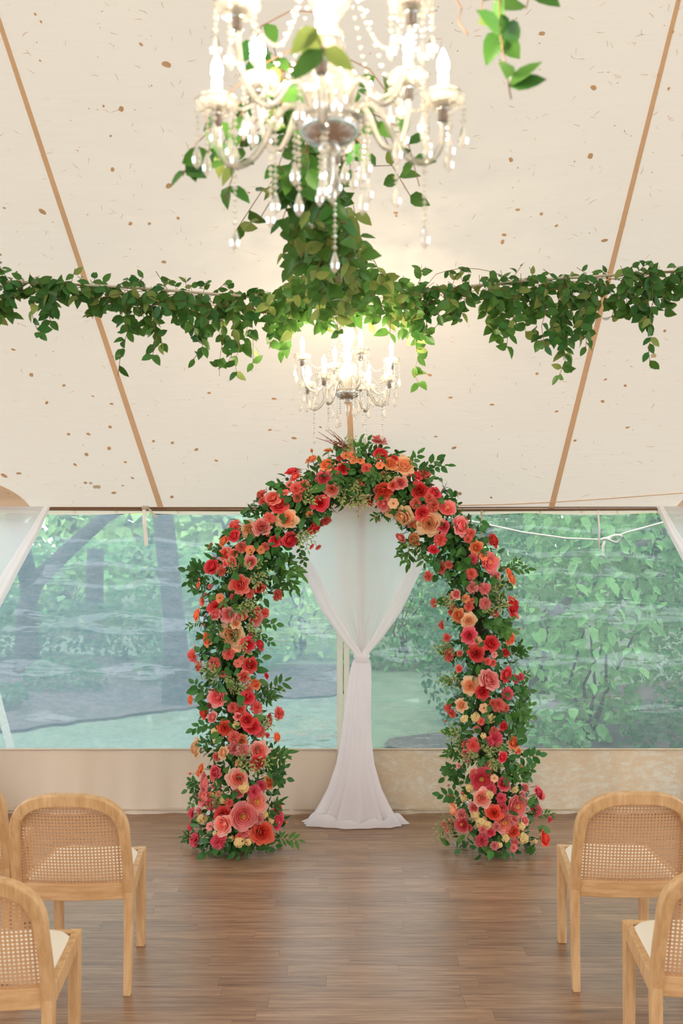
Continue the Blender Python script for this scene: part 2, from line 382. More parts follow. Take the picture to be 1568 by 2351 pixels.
b.build('trim_10', 'hem', kind='structure')
b = MB(); b.tube([(XL, YW-0.02, ZE+0.004), (-2.2, YW-0.02, ZE), (0, YW-0.02, ZE-0.012), (1.2, YW-0.02, ZE-0.006), (XR, YW-0.02, ZE+0.02)], 0.008, 6)
b.tube([(XL, YW-0.015, ZE+0.018), (0, YW-0.015, ZE+0.006), (XR, YW-0.015, ZE+0.036)], 0.006, 6)
b.build('trim_11', 'cord_brown', kind='structure')
b = MB(); b.box((0, 0, 0), (0.010, 0.012, 0.026)); b.box((0, -0.006, 0.004), (0.022, 0.004, 0.006)); clip_me = b.mesh('hem_clip', ['clip'], False)
for px in (172, 267, 333, 408, 1060, 1112, 1240, 1336, 1418, 1510):
    p_ = P(px, 1176, YV-0.04); p_.z = 1.945
    link('hem_clip', clip_me, mat=Matrix.Translation(p_) @ Matrix.Rotation(rnd(-.15, .15), 4, 'Y'), label='small pale clip holding the hem of the clear tent wall', cat='clip', group='clips along the tent wall hem')
# ribbon ties
b = MB(); q = P(331, 1168, 6.33)
b.grid(lambda u, v: (q.x-0.012+0.024*u+0.012*v, 6.33-0.01*math.sin(5*v), q.z-0.235*v), 2, 12)
o = b.build('ribbon_tie', 'white_cloth', label='white ribbon tie hanging from the eave rope over the clear wall', cat='ribbon')
b = MB(); b.grid(lambda u, v: (q.x+0.014+0.022*u+0.055*v, 6.325, q.z+0.004-0.060*v), 2, 4); b.tube([(q.x-0.012, 6.325, q.z+0.008), (q.x+0.03, 6.32, q.z+0.006)], 0.012, 8)
b.build('ribbon_loop', 'hem', o)
b = MB(); q = P(1374, 1172, 6.33); b.tube([(q.x, 6.34, q.z), (q.x+0.006, 6.335, q.z-0.12), (q.x+0.004, 6.34, q.z-0.24)], 0.006, 6)
b.build('cord_tie', 'white_cloth', label='thin pale cord hanging over the clear wall by the rope knot', cat='cord')
b = MB(); q = P(1106, 1172, 6.33); b.tube([(q.x, 6.34, q.z), (q.x, 6.335, q.z-0.1), (q.x, 6.34, q.z-0.19)], 0.006, 6)
b.build('cord_tie', 'hem', label='thin pale cord hanging over the clear wall behind the arch', cat='cord')
# side poles
for xp, lab in zip(POLES, ('beside the cane chairs on the dark mulch side', 'behind the knotted white drape inside the arch', 'at the end of the scuffed tent skirt')):
    b = MB(); b.tube([(xp, 6.35, -0.02), (xp, 6.35, 1.9), (xp, 6.35, ZE+0.02)], 0.026, 12)
    b.build('tent_pole', 'pole_wood', label='tan wooden tent side pole '+lab, cat='pole')
# floor: base slab, planks one by one where the photo shows them, the rest joined
floor = link('floor', None)
bpy.data.objects.remove(floor)
b = MB(); b.box((0, 1.7, -0.04), (12, 9.5, 0.07)); floor = b.build('floor', 'floor_base', smooth=False, kind='structure')
b = MB(); b.box((0, 0, 0), (1, 1, 1)); plank_me = b.mesh('plank', ['plank'], False)
PW = 0.0925; rest = MB()
y = 6.45; row = 0
while y > -2.9:
    x = XL+rnd(0, 0.7); xs = [XL]
    while x < XR: xs.append(x); x += random.choice((0.46, 0.62, 0.78, 0.92, 1.1))*rnd(0.95, 1.05)
    xs.append(XR)
    for x0, x1 in zip(xs, xs[1:]):
        if x1-x0 < 0.05: continue
        vis = y > 3.62 and x1 > -0.36*y-0.02 and x0 < 0.36*y+0.02
        c = ((x0+x1)/2, y-PW/2, -0.006+rnd(-0.0004, 0.0004)); d = (x1-x0-0.0006, PW-0.0006, 0.012)
        if vis: link('plank', plank_me, floor, Matrix.Translation(c) @ Matrix.Diagonal((*d, 1)))
        else: rest.box(c, d)
    y -= PW; row += 1
rest.build('outer_planks', 'plank', floor, smooth=False, kind='stuff')

# ------------------------------------------------------------------ drapes
def drape(xp, label):
    root = empty('knotted_drape', (xp, 6.19, 0), label, 'drape', 'sheer white drapes on the tent poles')
    zt, zk = 1.975, 1.03
    prof = [(0, 0.56), (0.15, 0.50), (0.42, 0.365), (0.68, 0.245), (0.88, 0.115), (0.96, 0.05), (1, 0.036)]
    b = MB()
    def up(u, v):
        s = 2*u-1; w = interp(v, prof)
        fold = 0.016*math.sin(15*s+1.2)*v*(1-0.4*v)+0.010*math.sin(31*s)*v*v
        return (s*w, 0.07-0.06*v+fold, zt-(zt-zk)*v - 0.02*abs(s)*math.sin(PI*v))
    b.grid(up, 60, 40); b.build('swag', 'sheer', root)
    for sg in (-1, 1):                                   # gathered front edges
        b = MB()
        def ed(u, v, sg=sg):
            w = interp(v, prof); th = 0.035+0.055*math.sin(PI*min(1, v*0.95))
            th = min(th, w*0.9+0.02); k = w-th*u
            return (sg*k, 0.055-0.07*v-0.018*math.sin(PI*u)-0.006*math.sin(9*u), zt-(zt-zk)*v-0.02*(k/w)*math.sin(PI*v))
        b.grid(ed, 10, 40); b.build('gathered_edge', 'sheer_dense', root)
    b = MB(); b.lathe([(0.040, -0.03), (0.052, -0.018), (0.046, 0.0), (0.054, 0.016), (0.040, 0.03)], 18, 0, (0, 0.0, zk)); b.build('tie', 'sheer_dense', root)
    sk = [(0, 0.044), (0.05, 0.054), (0.15, 0.062), (0.35, 0.072), (0.5, 0.082), (0.65, 0.102), (0.8, 0.145), (0.9, 0.190), (0.96, 0.222), (1, 0.245)]
    b = MB()
    def skf(u, v):
        a = 2*PI*u; w = interp(v, sk); f = 1+0.15*math.sin(13*a+1.5*v+math.sin(3*a))+0.07*math.sin(23*a+4*v)
        z = zk-0.01-(zk-0.03)*v
        sway = -0.03*math.sin(PI*v*0.9)-0.035*v**3
        return (math.cos(a)*w*f+sway, math.sin(a)*(0.035+0.42*w*f*0.55), z)
    b.grid(skf, 220, 40, close=True); b.build('skirt', 'sheer_dense', root)
    b = MB()                                             # cloth puddled on the floor
    def pd(u, v):
        a = 2*PI*u; w = 0.20+0.11*v; f = 1+0.05*math.sin(7*a+1)+0.04*math.sin(15*a+3*v)
        z = 0.008+0.062*math.sin(PI*(0.18+0.82*v))*(0.75+0.25*math.sin(11*a+6*v))*(1-0.3*math.sin(3*a))
        return (math.cos(a)*w*f-0.03-0.025*max(0, -math.cos(a)), math.sin(a)*w*f*0.36-0.01, max(0.002, z))
    b.grid(pd, 120, 12, close=True); b.build('hem_puddle', 'sheer_dense', root)
    return root
drape(POLES[1], 'sheer white drape knotted mid-height on the pole inside the arch')
drape(POLES[0], 'sheer white drape on the pole beside the leaning tree bough')
drape(POLES[2], 'sheer white drape on the pole beside the knotted rope')

# ------------------------------------------------------------------ chairs
def make_chair():
    root = empty('dining_chair', (0, 0, 0))
    lean = lambda z: -0.085*max(0, (z-0.40))/0.38
    bow = lambda x: -0.030*(1-(x/0.22)**2)
    def backpt(x, z, dy=0): return Vector((x, lean(z)+bow(x)*min(1, max(0, (z-0.36)/0.1))+dy, z))
    # back frame: square-section bent arch
    A, Z0, B, ex = 0.216, 0.645, 0.176, 0.74
    path = [(-0.222, 0.40), (-0.222, 0.47), (-0.220, 0.55), (-0.2175, 0.60)]
    for k in range(0, 25):
        a = PI-PI*k/24; path.append((A*math.copysign(abs(math.cos(a))**ex, math.cos(a)), Z0+B*abs(math.sin(a))**ex - 0.019*1))
    path += [(0.2175, 0.60), (0.220, 0.55), (0.222, 0.47), (0.222, 0.40)]
    b = MB(); hw, hd = 0.019, 0.022; ring = []
    for i, (x, z) in enumerate(path):
        p0 = Vector((*path[max(0, i-1)],)); p1 = Vector((*path[min(len(path)-1, i+1)],)); t = (p1-p0).normalized(); nr = Vector((-t.y, t.x))
        for sx, sy in ((1, 1), (1, -1), (-1, -1), (-1, 1)):
            q = backpt(x, z); w_ = hw*(1.0+0.3*min(1, max(0, (z-0.62)/0.15)))
            ring.append(Vector((q.x+nr.x*w_*sx, q.y+hd*sy, q.z+nr.y*w_*sx)))
    n = len(path)
    b.add(ring, [(i*4+j, i*4+(j+1) % 4, (i+1)*4+(j+1) % 4, (i+1)*4+j) for i in range(n-1) for j in range(4)]+[(3, 2, 1, 0), ((n-1)*4, (n-1)*4+1, (n-1)*4+2, (n-1)*4+3)])
    me = b.mesh('back_frame', ['oak'], False); o = link('back_frame', me, root)
    bv = o.modifiers.new('b', 'BEVEL'); bv.width = 0.006; bv.segments = 2; bv.limit_method = 'ANGLE'; bv.angle_limit = 0.6
    # woven cane, real holes
    b = MB(); px_ = 0.0135
    inner = []
    def top_at(x):
        t = min(1, abs(x)/A); s_ = (1-(t**(1/ex))**2); s_ = max(0, s_)**0.5
        return Z0+B*s_**ex-0.019
    nx = 30; nz = 27
    for i in range(nx):
        for j in range(nz):
            cx_, cz_ = (i-nx/2+0.5)*px_, 0.44+(j+0.5)*px_
            if cz_ > top_at(cx_)-0.004 or abs(cx_) > 0.212: continue
            h = px_/2; r = px_*0.31; vs = []
            for k in range(8):
                a = PI/4*k
                e = Vector((max(-1, min(1, 1.4142*math.cos(a))), max(-1, min(1, 1.4142*math.sin(a)))))*h
                vs.append(backpt(cx_+e.x, cz_+e.y, 0.004))
            for k in range(8):
                a = PI/4*k; vs.append(backpt(cx_+r*math.cos(a), cz_+r*math.sin(a), 0.004))
            b.add(vs, [(k, (k+1) % 8, 8+(k+1) % 8, 8+k) for k in range(8)])
    b.build('cane_panel', 'cane', root, smooth=False)
    def bevbox(name, mat, fn, nu=6):
        b = MB(); vs = []
        for i in range(nu+1):
            for c in fn(i/nu): vs.append(Vector(c))
        b.add(vs, [(i*4+j, i*4+(j+1) % 4, (i+1)*4+(j+1) % 4, (i+1)*4+j) for i in range(nu) for j in range(4)]+[(3, 2, 1, 0), (nu*4, nu*4+1, nu*4+2, nu*4+3)])
        o = link(name, b.mesh(name, [mat], False), root); bv = o.modifiers.new('b', 'BEVEL'); bv.width = 0.004; bv.segments = 2; bv.limit_method = 'ANGLE'; bv.angle_limit = 0.7
        return o
    def rr(u):
        x = -0.21+0.42*u; y = bow(x)*0.8; return [(x, y-0.012, 0.375), (x, y+0.014, 0.375), (x, y+0.014, 0.442), (x, y-0.012, 0.442)]
    bevbox('rear_rail', 'oak_rail', rr, 10)
    bevbox('front_rail', 'oak_rail', lambda u: [(-0.175+0.35*u, 0.415, 0.37), (-0.175+0.35*u, 0.445, 0.37), (-0.175+0.35*u, 0.445, 0.435), (-0.175+0.35*u, 0.415, 0.435)], 1)
    for sg in (-1, 1):
        bevbox('side_rail', 'oak', lambda u: [(sg*(0.210-0.038*u), 0.01+0.42*u, 0.37), (sg*(0.236-0.038*u), 0.01+0.42*u, 0.37), (sg*(0.236-0.038*u), 0.01+0.42*u, 0.435), (sg*(0.210-0.038*u), 0.01+0.42*u, 0.435)][::sg], 1)
        def fl(u):
            s_ = 0.021-0.003*(1-u); x = sg*0.182; y = 0.432; z = 0.434*u; return [(x-s_, y-s_, z), (x+s_, y-s_, z), (x+s_, y+s_, z), (x-s_, y+s_, z)]
        bevbox('leg', 'oak', fl, 4)
        def rl(u):
            s_ = 0.019-0.004*(1-u); x = sg*0.222; y = -0.03*(1-u)**2; z = 0.45*u; q = s_+0.003*u; return [(x-s_, y-q, z), (x+s_, y-q, z), (x+s_, y+q, z), (x-s_, y+q, z)]
        bevbox('leg', 'oak', rl, 5)
    b = MB(); b.add([Vector(q) for q in ((-0.205, 0.0, 0.405), (0.205, 0.0, 0.405), (0.185, 0.43, 0.405), (-0.185, 0.43, 0.405))], [(0, 1, 2, 3)]); b.build('seat_deck', 'oak_rail', root, smooth=False)
    b = MB()
    def cu(u, v):
        a = 2*PI*u; r = min(1.0, v*1.0); w = 0.205+0.025*0.5; 
        cx_ = math.copysign(abs(math.cos(a))**0.22, math.cos(a)); cy_ = math.copysign(abs(math.sin(a))**0.22, math.sin(a))
        yy = 0.222+cy_*0.192*r; ww = 0.212-0.030*(yy/0.43)
        return (cx_*ww*r, yy, 0.430+0.040*(1-r**7))
    b.grid(cu, 48, 10, close=True); b.build('seat_cushion', 'linen', root)
    return root
ch = make_chair()
spots = [(-1.075, 4.00, 0.0, 'cane-backed oak chair at the end of the row beside the plain beige tent skirt'),
         (-1.655, 4.27, 0.02, 'cane-backed oak chair beside the end chair of the row before the plain beige skirt'),
         (-1.135, 3.11, -0.01, 'cane-backed oak chair one row behind the chair facing the plain beige skirt'),
         (1.166, 4.03, -0.01, 'cane-backed oak chair at the end of the row beside the scuffed tent skirt'),
         (1.228, 3.19, 0.0, 'cane-backed oak chair one row behind the chair facing the scuffed skirt')]
for i, (x, y, rz, lab) in enumerate(spots):
    c = ch if i == 0 else copy_tree(ch)
    c.location = (x, y, 0); c.rotation_euler = (0, 0, rz); tag(c, lab, 'chair', 'cane-backed oak chairs facing the arch')

# ------------------------------------------------------------------ flowers
def petal_patch(mb, phi, half, fn, nu=4, nv=3, mat=0, t0=0.0, t1=1.0, edge=None):
    vs = []; at = []
    for j in range(nv+1):
        for i in range(nu+1):
            u = -1+2*i/nu; v = j/nv
            ve = v*(1-0.16*u*u)*(1+(edge(i) if edge and j == nv else 0))
            r, z = fn(ve, u); a = phi+u*half*(0.55+0.45*math.sin(PI*min(1, 0.25+0.6*v)))
            vs.append(Vector((r*math.cos(a), r*math.sin(a), z))); at.append(t0+(t1-t0)*v)
    w = nu+1
    mb.add(vs, [(j*w+i, j*w+i+1, (j+1)*w+i+1, (j+1)*w+i) for j in range(nv) for i in range(nu)], mat, at)
def rose_geo(rings=6, openness=1.0, seed=1, counts=(3, 4, 4, 5, 5, 6, 6), curl=0.14, depth=0.75):
    R_ = random.Random(seed); b = MB(); ph = 0
    for k in range(rings):
        t = k/(rings-1); cnt = counts[k]
        for i in range(cnt):
            ph += 2*PI/cnt; jit = R_.uniform(-0.3, 0.3); rt = (0.16+0.84*t**1.05)*openness*R_.uniform(0.86, 1.08); zt_ = depth-0.06*(1-t)-0.40*t**2.2+R_.uniform(-0.08, 0.08)
            rf = R_.uniform(0, 6); cl = max(0.0, min(1.0, (t-0.55)/0.45))
            def fn(v, u, t=t, rt=rt, zt_=zt_, rf=rf, cl=cl):
                rin = rt*(0.35+1.45*v-1.0*v*v)                      # cupped: bulges, then closes at the rim
                rout = rt*(0.30+0.78*v**0.9)                        # open: rim rolls outward
                r = rin*(1-cl)+rout*cl; z = zt_*(1-(1-v)**1.7)-cl*curl*v**5-0.04*t*u*u*v+0.05*v*math.sin(4*u+rf); r *= 1+0.07*v*math.sin(3*u+2*rf)*(0.4+t)
                return r, z
            petal_patch(b, ph+jit, min(1.5, PI/cnt*1.35), fn, 5, 5, t0=0.0, t1=0.55+0.45*t)
        ph += 1.1
    sepals(b); return b
def sepals(b, r=0.5, z=0.0):
    for i in range(5):
        a = 2*PI*i/5
        petal_patch(b, a, 0.25, lambda v, u: (0.05+r*v, z-0.08+0.05*v), 2, 2, 1)
    b.tube([(0, 0, -0.04), (0.03, 0.02, -0.6), (0.0, 0.05, -1.5)], 0.05, 5, 1)
def carnation_geo(seed=1, rings=5):
    R_ = random.Random(seed); b = MB()
    for k in range(rings):
        th = math.radians(8+22*k); cnt = (3, 6, 8, 9, 9)[k]
        for i in range(cnt):
            ph = 2*PI*i/cnt+k*0.7+R_.uniform(-.2, .2); tt = th+R_.uniform(-.15, .15); ln = R_.uniform(0.86, 1.04); rf = R_.uniform(0, 6)
            def fn(v, u, tt=tt, ln=ln, rf=rf):
                a = tt+0.16*v*math.sin(u*7+rf); return ln*v*math.sin(a), ln*v*math.cos(a)*0.82+0.02
            petal_patch(b, ph, PI/cnt*(1.35 if k else 1.0), fn, 6, 2, t0=0.0, t1=0.7+0.3*R_.random(), edge=lambda i: 0.10 if i % 2 else -0.06)
    sepals(b, 0.3); return b
def peony_geo(seed=1):
    R_ = random.Random(seed); b = MB()
    for k in range(5):
        t = k/4; cnt = (5, 6, 7, 7, 7)[k]
        for i in range(cnt):
            ph = 2*PI*i/cnt+k*0.9+R_.uniform(-.2, .2); rt = (0.36+0.68*t)*R_.uniform(0.9, 1.08); zt_ = 0.62-0.30*t+R_.uniform(-.06, .06); rf = R_.uniform(0, 6)
            def fn(v, u, rt=rt, zt_=zt_, t=t, rf=rf):
                r = rt*math.sin(PI/2*v**0.9)*(1-0.10*(1-t)*v**3); z = zt_*v**1.5+0.05*v*math.sin(5*u+rf); return r, z
            petal_patch(b, ph, PI/cnt*1.35, fn, 5, 3, t0=0.0, t1=0.4+0.6*t+0.1*R_.random(), edge=lambda i: R_.uniform(-0.09, 0.07))
    sepals(b); return b
def blossom_geo(seed=1, cnt=6):
    R_ = random.Random(seed); b = MB()
    for k in range(3):
        for i in range(cnt):
            ph = 2*PI*i/cnt+k*0.52+R_.uniform(-.1, .1); rt = (1.0, 0.78, 0.45)[k]; zt_ = (0.30, 0.42, 0.45)[k]
            petal_patch(b, ph, PI/cnt*1.3, lambda v, u, rt=rt, zt_=zt_: (rt*v, zt_*v**1.3-0.1*v**4), 4, 2, t0=0.0, t1=0.9)
    b.lathe([(0.14, 0.16), (0.16, 0.25), (0.08, 0.33), (0.0, 0.34)], 8, 1); sepals(b, 0.4); return b
def stock_geo(seed=1):
    R_ = random.Random(seed); b = MB()
    for k in range(9):
        a = k*2.4; z = 0.55-0.11*k+0.2; rr_ = 0.25+0.42*math.sin(min(1, k/7)*1.5)
        c = Vector((rr_*math.cos(a), rr_*math.sin(a), z)); n = (c-Vector((0, 0, -0.2))).normalized(); M = Matrix.Translation(c) @ n.to_track_quat('Z', 'Y').to_matrix().to_4x4() @ Matrix.Scale(R_.uniform(0.36, 0.48), 4)
        s_ = MB()
        for i in range(5):
            petal_patch(s_, 2*PI*i/5+k, 0.8, lambda v, u: (v, 0.35*v-0.25*v**3+0.12*math.sin(4*u)*v), 4, 2, t0=0.1, t1=0.9)
        b.add([M @ v for v in s_.v], s_.f, 0, s_.a)
    sepals(b, 0.3); return b
def bud_geo(seed=1):
    b = MB()
    for i in range(5):
        petal_patch(b, 2*PI*i/5, 0.95, lambda v, u: (0.62*math.sin(PI*min(1, 0.1+0.80*v)), 0.1+1.5*v), 4, 4, t0=0.2, t1=0.6)
    for i in range(5):
        petal_patch(b, 2*PI*i/5+0.5, 0.35, lambda v, u: (0.30+0.36*math.sin(PI*v*0.8), -0.05+0.95*v), 2, 3, 1)
    b.tube([(0, 0, 0), (0.1, 0, -1.0), (0, 0.1, -2.4)], 0.10, 5, 1); return b
KINDS = {'R': ('rose', lambda s: rose_geo(7, 1.0, s)), 'P': ('rose', lambda s: rose_geo(7, 1.05, s, curl=0.26, depth=0.7)), 'O': ('rose', lambda s: rose_geo(6, 1.0, s, curl=0.2)),
         'K': ('rose', lambda s: rose_geo(6, 1.0, s, curl=0.10, depth=0.8)), 'C': ('carnation', carnation_geo), 'E': ('peony', peony_geo), 'S': ('blossom', blossom_geo), 'Y': ('stock_flower', stock_geo), 'B': ('rosebud', bud_geo)}
COLS = {'r': ('p_red', 'red'), 'c': ('p_coral', 'coral'), 'k': ('p_pink', 'pink'), 'p': ('p_peach', 'peach'), 'o': ('p_orange', 'orange'), 'f': ('p_fire', 'fiery orange-red'), 'y': ('p_yellow', 'pale yellow'), 'b': ('p_blush', 'blush pink'), 'd': ('p_deep', 'deep pink')}
FM = {}
def flower_mesh(k, c, s):
    key = (k, c, s)
    if key not in FM: FM[key] = KINDS[k][1](s+3).mesh(KINDS[k][0], [COLS[c][0], 'stem_green'], True, True)
    return FM[key]
# every bloom told apart in the photograph: kind+colour, column, row, radius
FL = '''Cc 599 1135 12;Cc 602 1150 9;Rr 639 1159 18;Rc 626 1144 16;Rr 670 1084 16;Kc 678 1096 12;Sc 665 1113 8;Sc 655 1130 8;Cc 680 1121 14;Cc 698 1113 12;Cc 683 1142 10;Oo 717 1055 14;Bo 716 1036 7;So 753 1033 9;Oo 751 1067 15;Bo 780 1067 8;Rr 787 1076 13;So 800 1030 9;So 794 1045 10;So 811 1043 9;So 811 1057 8;So 828 1057 9;Kd 743 1098 16;Kb 762 1123 16;Rr 735 1155 17;Pp 659 1191 20;Kk 601 1210 18;Pp 572 1214 16;Cc 617 1190 13;Rr 631 1242 12;Rr 665 1240 17;Rr 722 1210 16;Cc 749 1196 12;Sc 716 1255 7;Sc 731 1257 7;Bc 614 1228 8
Ck 871 1012 15;Sc 861 1005 8;Rr 874 1042 15;Oo 897 1064 15;Rr 905 1053 8;Pp 929 1069 20;Cc 842 1076 12;So 872 1068 9;Rr 955 1092 13;Cc 975 1085 14;Kf 880 1126 19;Kk 919 1108 14;Kc 902 1114 10;Rr 963 1126 18;Rr 998 1132 13;Kk 879 1157 14;Sp 903 1156 11;Rr 847 1151 11;Cc 986 1142 12;Cc 955 1155 12;Cc 996 1160 14;Ek 1027 1166 17;Sp 894 1178 11;Sp 866 1191 8;Pp 925 1185 20;Rr 970 1178 15;Pp 985 1201 24;Kd 1018 1208 13;Kk 1057 1208 19;Kk 920 1233 12;Oo 951 1239 13;Cc 1011 1239 14;Rr 995 1262 10;Cc 1075 1237 9
Cc 537 1209 15;Rr 537 1230 13;Oo 514 1242 12;Sc 482 1253 8;Cc 554 1255 13;Kc 519 1272 14;Kc 532 1289 11;Kc 519 1293 8;Kc 535 1272 10;Rr 487 1301 18;Cc 507 1310 11;Kk 576 1289 13;So 574 1262 10;So 599 1262 9;Cc 609 1255 9;Kc 550 1342 20;Rr 596 1350 11;Cc 639 1366 13;Cc 574 1364 10;Oo 454 1344 8;Bo 459 1331 6;Bc 473 1364 7;Sc 463 1381 11;So 504 1373 10;Rr 498 1396 18;Kk 494 1411 12;Kk 524 1410 16;Rc 557 1413 10;Ek 587 1419 15;Cc 609 1408 11;Kc 589 1402 9;Oo 453 1412 14;Bc 470 1434 7;Op 541 1431 11;Pp 531 1457 24;Oo 476 1469 13;Oo 474 1458 8
Rr 569 1480 15;Rr 595 1479 13;Sp 544 1486 11;Sp 555 1474 10;Cc 525 1501 13;Cc 441 1506 14;So 448 1488 7;Cc 457 1531 12;Cc 490 1523 14;Rr 575 1526 15;Sc 546 1523 9;Kc 560 1553 12;Oo 586 1570 12;Cc 570 1583 11;Rr 570 1601 14;Rr 612 1552 6;Oo 438 1606 11;Bo 441 1578 6;Kk 500 1600 20;Cc 534 1624 11;Kc 550 1628 12;Cc 590 1624 13;Rf 469 1634 15;Kk 488 1647 12;Kk 546 1645 8;Cc 642 1638 13;Ed 618 1654 13;Rr 567 1653 14;Rr 579 1668 17;Cc 597 1679 13;Kf 516 1671 15;Yy 543 1665 10;Yy 491 1679 8;Cc 536 1692 13;Oo 555 1700 12;Yy 495 1702 7;Oo 636 1692 10;Ck 537 1720 14;Ck 557 1723 14;Pp 449 1717 18;Op 512 1728 12;Cc 496 1738 9;Kb 594 1723 19;Rr 592 1750 16;Oo 462 1765 11;Oo 455 1775 8;Bo 437 1776 6;Rd 495 1773 14;Kb 546 1787 21;Ek 470 1800 21;Ek 467 1829 20;Yy 560 1810 12;Kk 548 1819 12;Oo 617 1797 13;Bo 627 1780 6;Cd 583 1817 13;Cd 600 1805 12;Sc 501 1823 7;Eb 590 1842 21;Cd 483 1847 12;Yy 512 1837 10;Cc 526 1844 9;Ek 559 1874 26;Rr 513 1871 17;Kb 512 1893 20;Yy 463 1880 13;Cd 439 1866 11;Ck 457 1861 9;Kd 438 1898 11;Sk 481 1897 9;Cd 638 1856 11;Cd 643 1871 9;Ed 639 1887 16;Bo 655 1888 6;Ck 595 1881 11;Yy 608 1870 9;Kf 601 1911 23;Ck 560 1913 12;Yy 548 1935 12;Yy 570 1933 9;Cd 499 1933 16;Cd 446 1928 15;Cc 550 1923 9;Yy 623 1884 8;Yy 494 1913 7
Rr 1132 1241 16;Oo 1094 1257 14;Cc 1082 1224 10;Ek 1125 1291 20;Cd 1086 1284 11;So 1110 1277 10;Cc 1013 1304 13;Cc 1030 1297 9;Cc 982 1323 11;Cc 1082 1318 12;Ck 1140 1321 11;Oo 1174 1330 13;Oo 1168 1314 9;Ck 1084 1348 13;Ck 1115 1352 13;Kk 1048 1364 10;So 1037 1370 8;Ck 1115 1386 13;Cc 1076 1393 10;So 1069 1374 9;Sc 1084 1379 6;Rr 1176 1391 19;Kk 1186 1415 8;Cc 996 1384 10;Oo 1052 1413 14;Pp 1076 1425 14;Cc 1013 1435 9;Kd 1077 1459 16;Oo 1171 1466 14;Bo 1191 1444 5;Rr 1127 1478 16;Rr 1093 1500 17;Sp 1096 1474 11;Cc 1025 1464 9;Cc 1030 1503 14;Cc 1055 1500 7;Sk 1135 1503 7;Cc 1120 1518 8;Cc 1132 1522 8;Rr 1161 1498 9;Kk 1122 1561 21;Pp 1079 1575 17;Rr 1162 1549 16;Rr 1108 1588 15;Cd 1185 1558 10;Cd 1198 1553 8;Cd 1166 1592 13;Cc 1145 1619 14;Cc 1132 1616 10;Cc 1161 1626 9;Sp 1111 1626 10;Op 1059 1619 13;Cc 1028 1624 11;Cc 1037 1638 9;Bc 1023 1655 6;Yy 1065 1651 9;Yy 1091 1648 11;Yy 1128 1650 11;Cc 1105 1656 8;Rr 1156 1667 9;Cd 1137 1697 17;Cc 1135 1678 9;Cc 1086 1711 15;Cc 1069 1711 9;Yy 1110 1690 7;Oo 1179 1706 14;Oo 1191 1724 6;Rr 1154 1738 11;Kk 1071 1731 10;Sk 1052 1758 6;Oo 1195 1765 10;Op 1086 1772 7;Ed 1106 1789 22;Kd 1156 1799 14;Sp 1135 1787 8;Yy 1079 1809 11;Cd 1127 1813 12;Yy 1183 1813 8;Kk 1205 1809 9;Oo 1035 1833 12;Bo 1030 1803 5;Op 1043 1860 15;Kb 1106 1832 18;Yy 1123 1826 10;Cd 1151 1833 11;Yy 1065 1833 9;Kd 1236 1820 13;Kk 1246 1828 9;Ek 1188 1852 22;Kk 1196 1830 11;Kk 1088 1854 11;Cd 1154 1855 11;Cd 1232 1859 15;Rf 1134 1866 16;Yy 1091 1869 11;Ck 1059 1871 13;Yy 1106 1889 14;Yy 1120 1895 10;Eb 1159 1889 21;Ck 1181 1881 12;Ed 1060 1893 14;Kk 1028 1901 10;Kk 1037 1888 8;Kd 1021 1893 7;Cd 1263 1881 7;Rf 1178 1908 13;Kk 1205 1884 9;Yy 1198 1898 9;Kf 1249 1925 17;Yy 1202 1925 13;Yy 1161 1925 9;Cd 1106 1930 14;Ck 1108 1905 9;Kd 1127 1911 9;Ck 1135 1942 9;Yy 1147 1940 7;Ck 1183 1934 9;Ck 1179 1947 8;Yy 1229 1932 6;Ck 1140 1898 9'''
AD = 5.76                                             # distance of the arch's own plane
CL_px = [(545, 1945, .27), (548, 1880, .25), (550, 1800, .22), (545, 1700, .20), (530, 1580, .185), (527, 1480, .185), (535, 1390, .20), (560, 1300, .21), (605, 1230, .20), (670, 1165, .185), (740, 1115, .165), (820, 1078, .16), (890, 1095, .17), (950, 1145, .185), (1010, 1205, .185), (1065, 1275, .19), (1098, 1370, .195), (1105, 1500, .20), (1112, 1640, .205), (1125, 1760, .21), (1135, 1850, .25), (1140, 1945, .28)]
CL = []
for (x0, y0, r0), (x1, y1, r1) in zip(CL_px, CL_px[1:]):
    for k in range(6):
        t = k/6; CL.append((P(x0+(x1-x0)*t, y0+(y1-y0)*t, AD), r0+(r1-r0)*t))
CL.append((P(1140, 1945, AD), .28))
def nearest(p): return min(CL, key=lambda c: (c[0].x-p.x)**2+(c[0].z-p.z)**2)
arch = empty('floral_arch', (0, AD, 0), 'tall arch of coral, peach and red blooms with green foliage', 'flower arch')
def lift(pt, rfloor):                                 # keep blooms above the floor
    if pt.z < rfloor: pt.z = rfloor
    return pt
BL = []
AI = Matrix.Translation((0, -AD, 0))
FLL = FL.replace('\n', ';').split(';')
for i in range(70):                                   # small half-hidden blooms between the large ones
    x0, y0, r0 = random.choice(CL_px); FLL.append('%s %.0f %.0f %.0f' % (random.choice(('Cc', 'Cc', 'Sc', 'So', 'Ck', 'Kc', 'Yy', 'Bc')), x0+rnd(-70, 70), min(1930, y0+rnd(-45, 45)), rnd(6, 10)))
